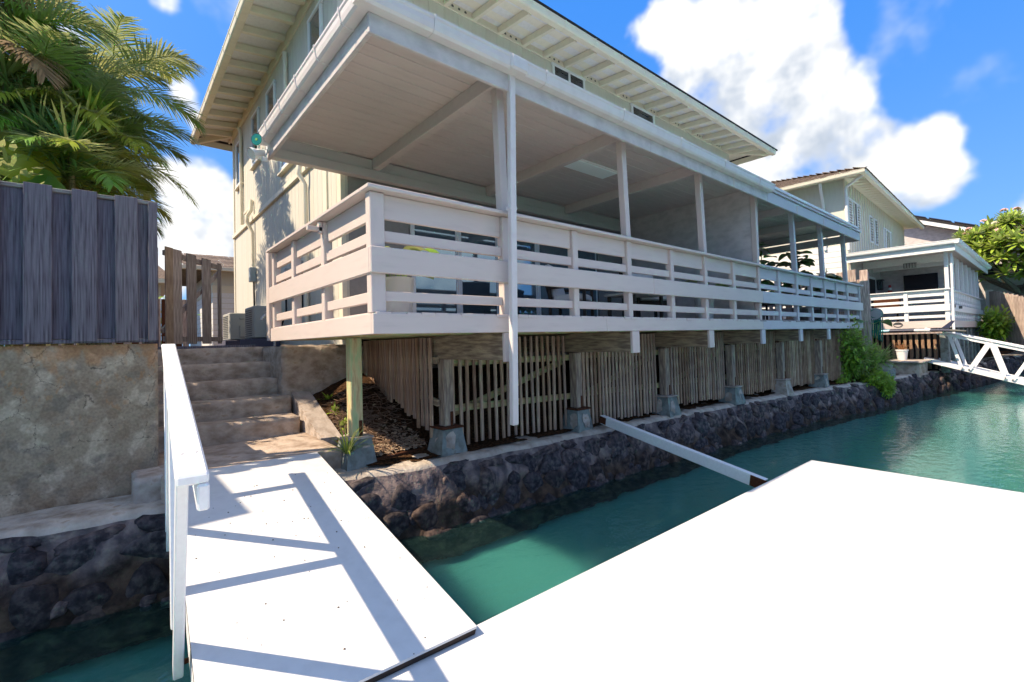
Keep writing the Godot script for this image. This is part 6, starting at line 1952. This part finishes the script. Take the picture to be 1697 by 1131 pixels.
	tuft(o, "blade_tuft", "grass_tuft", Vector3(0.27, -1.24, -1.33), 34, 0.36, 0.016, 1.0, 2)
	for k in 4:
		var p: Vector3 = [Vector3(0.68, soil_y(0.68, -2.85), -2.85), Vector3(0.72, soil_y(0.72, -3.2), -3.2), Vector3(0.66, soil_y(0.66, -2.5), -2.5), Vector3(1.15, soil_y(1.15, -3.3), -3.3)][k]
		o = thing("weed", ["small green weed on the soil bank beside the kerb's middle", "small green weed by the mossy low wall near the kerb", "tiny green weed beside the lower kerb blocks", "small green weed at the foot of the slat screen"][k], "weed", p, "weeds on the soil bank")
		tuft(o, "leaf_tuft", "bush_yellow", p, 22, 0.16, 0.03, 1.3, 1)
	# dry twigs and wood chips on the bank
	for kind in 2:
		var mm := MultiMesh.new()
		mm.transform_format = MultiMesh.TRANSFORM_3D
		mm.mesh = box_mesh(Vector3(0.006, 0.005, 0.17), 0.001) if kind == 0 else box_mesh(Vector3(0.022, 0.010, 0.036), 0.003)
		mm.instance_count = 1100 if kind == 0 else 420
		rng.seed = 88 + kind
		for i in mm.instance_count:
			var x := rng.randf_range(0.62, 1.38)
			var z := rng.randf_range(-3.1, -1.55) if kind == 0 else minf(-1.5, -1.55 - absf(rng.randfn()) * 0.30)
			if kind == 0 and rng.randf() < 0.6:
				x = 0.80 + rng.randfn() * 0.12
				z = -2.35 + rng.randfn() * 0.28
			var y := soil_y(x, z) + 0.02 + (absf(rng.randfn()) * 0.03 if kind == 0 else rng.randf() * 0.02)
			var b := Basis(Vector3.UP, rng.randf() * TAU) * Basis(Vector3.RIGHT, rng.randfn() * 0.25)
			mm.set_instance_transform(i, Transform3D(b.scaled(Vector3.ONE * rng.randf_range(0.5, 1.3)), Vector3(clampf(x, 0.62, 1.40), y, z)))
		var mi := MultiMeshInstance3D.new()
		mi.multimesh = mm
		mi.material_override = M.twig if kind == 0 else M.chip
		put(mi, "dry_twigs" if kind == 0 else "wood_chips", self)
		tag(mi, "heap of dry brown twigs on the soil bank below the deck" if kind == 0 else "pale wood chips strewn in the sunlit patch under the deck", "twigs" if kind == 0 else "wood chips", "", "stuff")

	# flowering tree on the far right
	o = thing("plumeria_tree", "wide plumeria tree with yellow-green leaf whorls and pink-white flowers", "tree", Vector3(31, -0.5, 3.2))
	rng.seed = 99
	var base := Vector3(31.2, -0.6, 2.5)
	var limbs: Array = []
	st = begin()
	tube(st, [base, base + Vector3(0.0, 1.4, 0.1), base + Vector3(0.1, 2.5, 0.0)], [0.22, 0.18, 0.16], 10)
	build(st, "trunk", M.bark, o)
	var fork := base + Vector3(0.05, 2.1, 0.05)
	for k in 9:
		var az := TAU * k / 9.0 + rng.randf_range(-0.2, 0.2)
		var p1 := fork + Vector3(cos(az) * 1.0, 0.5 + rng.randf() * 0.5, sin(az) * 1.0)
		var p2 := fork + Vector3(cos(az) * 2.2, 1.2 + rng.randf() * 1.0, sin(az) * 2.2)
		st = begin()
		tube(st, [fork, p1, p2], [0.12, 0.08, 0.05], 7)
		build(st, "limb", M.bark, o)
		limbs.append([p1, p2])
	var lr: Array = []
	for k in 3:
		var r2 := RandomNumberGenerator.new()
		r2.seed = 600 + k
		var s2 := begin()
		for i in 22:
			var az := i * 2.39996
			var e := lerpf(0.35, 1.75, float(i) / 22) + r2.randf_range(-0.1, 0.1)
			var d := Vector3(cos(az) * sin(e), cos(e), sin(az) * sin(e))
			blade(s2, d * 0.03, d, d.cross(Vector3.UP).normalized().cross(d), r2.randf_range(0.32, 0.48), 0.095, r2.randf_range(0.2, 0.6), 4)
		lr.append(s2.commit())
	var fl := begin()
	for i in 26:
		var d := Vector3(rng.randfn(), absf(rng.randfn()) + 0.4, rng.randfn()).normalized()
		var c := d * 0.14
		for q in 5:
			var a := TAU * q / 5.0
			var t1 := d.cross(Vector3(0.3, 0.2, 0.9)).normalized()
			var t2 := d.cross(t1)
			var dd := (t1 * cos(a) + t2 * sin(a) + d * 0.5).normalized()
			blade(fl, c, dd, d, 0.075, 0.05, 0.2, 2)
	var flm := fl.commit()
	for i in 330:
		var d := Vector3(rng.randfn(), rng.randfn() * 0.8 + 0.25, rng.randfn()).normalized()
		if d.y < -0.55: continue
		var rr := rng.randf_range(0.72, 1.03)
		var p := fork + Vector3(0, 1.8, 0.1) + d * Vector3(2.6, 2.0, 2.5) * rr
		if p.y < 2.0 and rng.randf() < 0.7: continue
		inst(lr[i % 3], M.plumeria if rng.randf() < 0.75 else M.plumeria_dark, "leaf_whorl", o, p, Basis(Vector3(d.z, 0, -d.x).normalized() if absf(d.y) < 0.98 else Vector3.RIGHT, 0.5 * rng.randf()) * Basis(Vector3.UP, rng.randf() * TAU).scaled(Vector3.ONE * rng.randf_range(0.95, 1.4)))
		if d.y > 0.25 and rng.randf() < 0.3:
			inst(flm, M.petal if i % 3 else M.petal_white, "flower_cluster", o, p + Vector3(0, 0.22, 0) + d * 0.12, Basis(Vector3.UP, rng.randf() * TAU))
		if i % 4 == 0:
			st = begin()
			var l: Array = limbs[i % limbs.size()]
			for l2 in limbs:
				if (l2[1] as Vector3).distance_to(p) < (l[1] as Vector3).distance_to(p): l = l2
			tube(st, [l[1], (l[1] as Vector3).lerp(p, 0.5) + Vector3(0, 0.1, 0), p], [0.04, 0.03, 0.02], 5, false)
			build(st, "twig", M.bark, o)

# ---------------------------------------------------------------- the scene
func _ready() -> void:
	# camera
	var cam := Camera3D.new()
	put(cam, "camera", self)
	var fwd := Vector3(0.64940306, 0.02687028, -0.75996951)
	var right := Vector3(0.76043314, -0.02838048, 0.64879579)
	var up := Vector3(0.00413498, 0.99923598, 0.03886342)
	cam.transform = Transform3D(Basis(right, up, -fwd), Vector3(-1.62704, -0.09443, 3.65360))
	var near := 0.05
	cam.set_frustum(near * 1131.0 / 775.35, Vector2(0.0, -20.0 * near / 775.35), near, 2000.0)
	cam.current = true
	# sky
	var we := WorldEnvironment.new()
	put(we, "environment", self)
	var env := Environment.new()
	we.environment = env
	env.background_mode = Environment.BG_SKY
	var sky := Sky.new()
	sky.sky_material = make_sky()
	env.sky = sky
	env.background_energy_multiplier = 1.0
	env.ambient_light_source = Environment.AMBIENT_SOURCE_SKY
	env.tonemap_mode = Environment.TONE_MAPPER_LINEAR
	env.tonemap_exposure = 3.0
	env.sdfgi_enabled = true
	env.ssao_enabled = true
	env.ssil_enabled = true
	# sun, high behind the left of the house
	var sun := DirectionalLight3D.new()
	put(sun, "sun", self)
	sun.look_at_from_position(Vector3.ZERO, Vector3(0.773, -1.0, 0.302), Vector3.UP)
	sun.light_color = Color(1.0, 0.915, 0.80)
	sun.light_energy = 0.9
	sun.light_angular_distance = 0.5
	sun.shadow_enabled = true

	make_materials()
	make_setting()
	make_left()
	make_house()
	make_deck()
	make_slats()
	make_dock()
	make_neighbors()
	make_deck_things()
	make_plants()
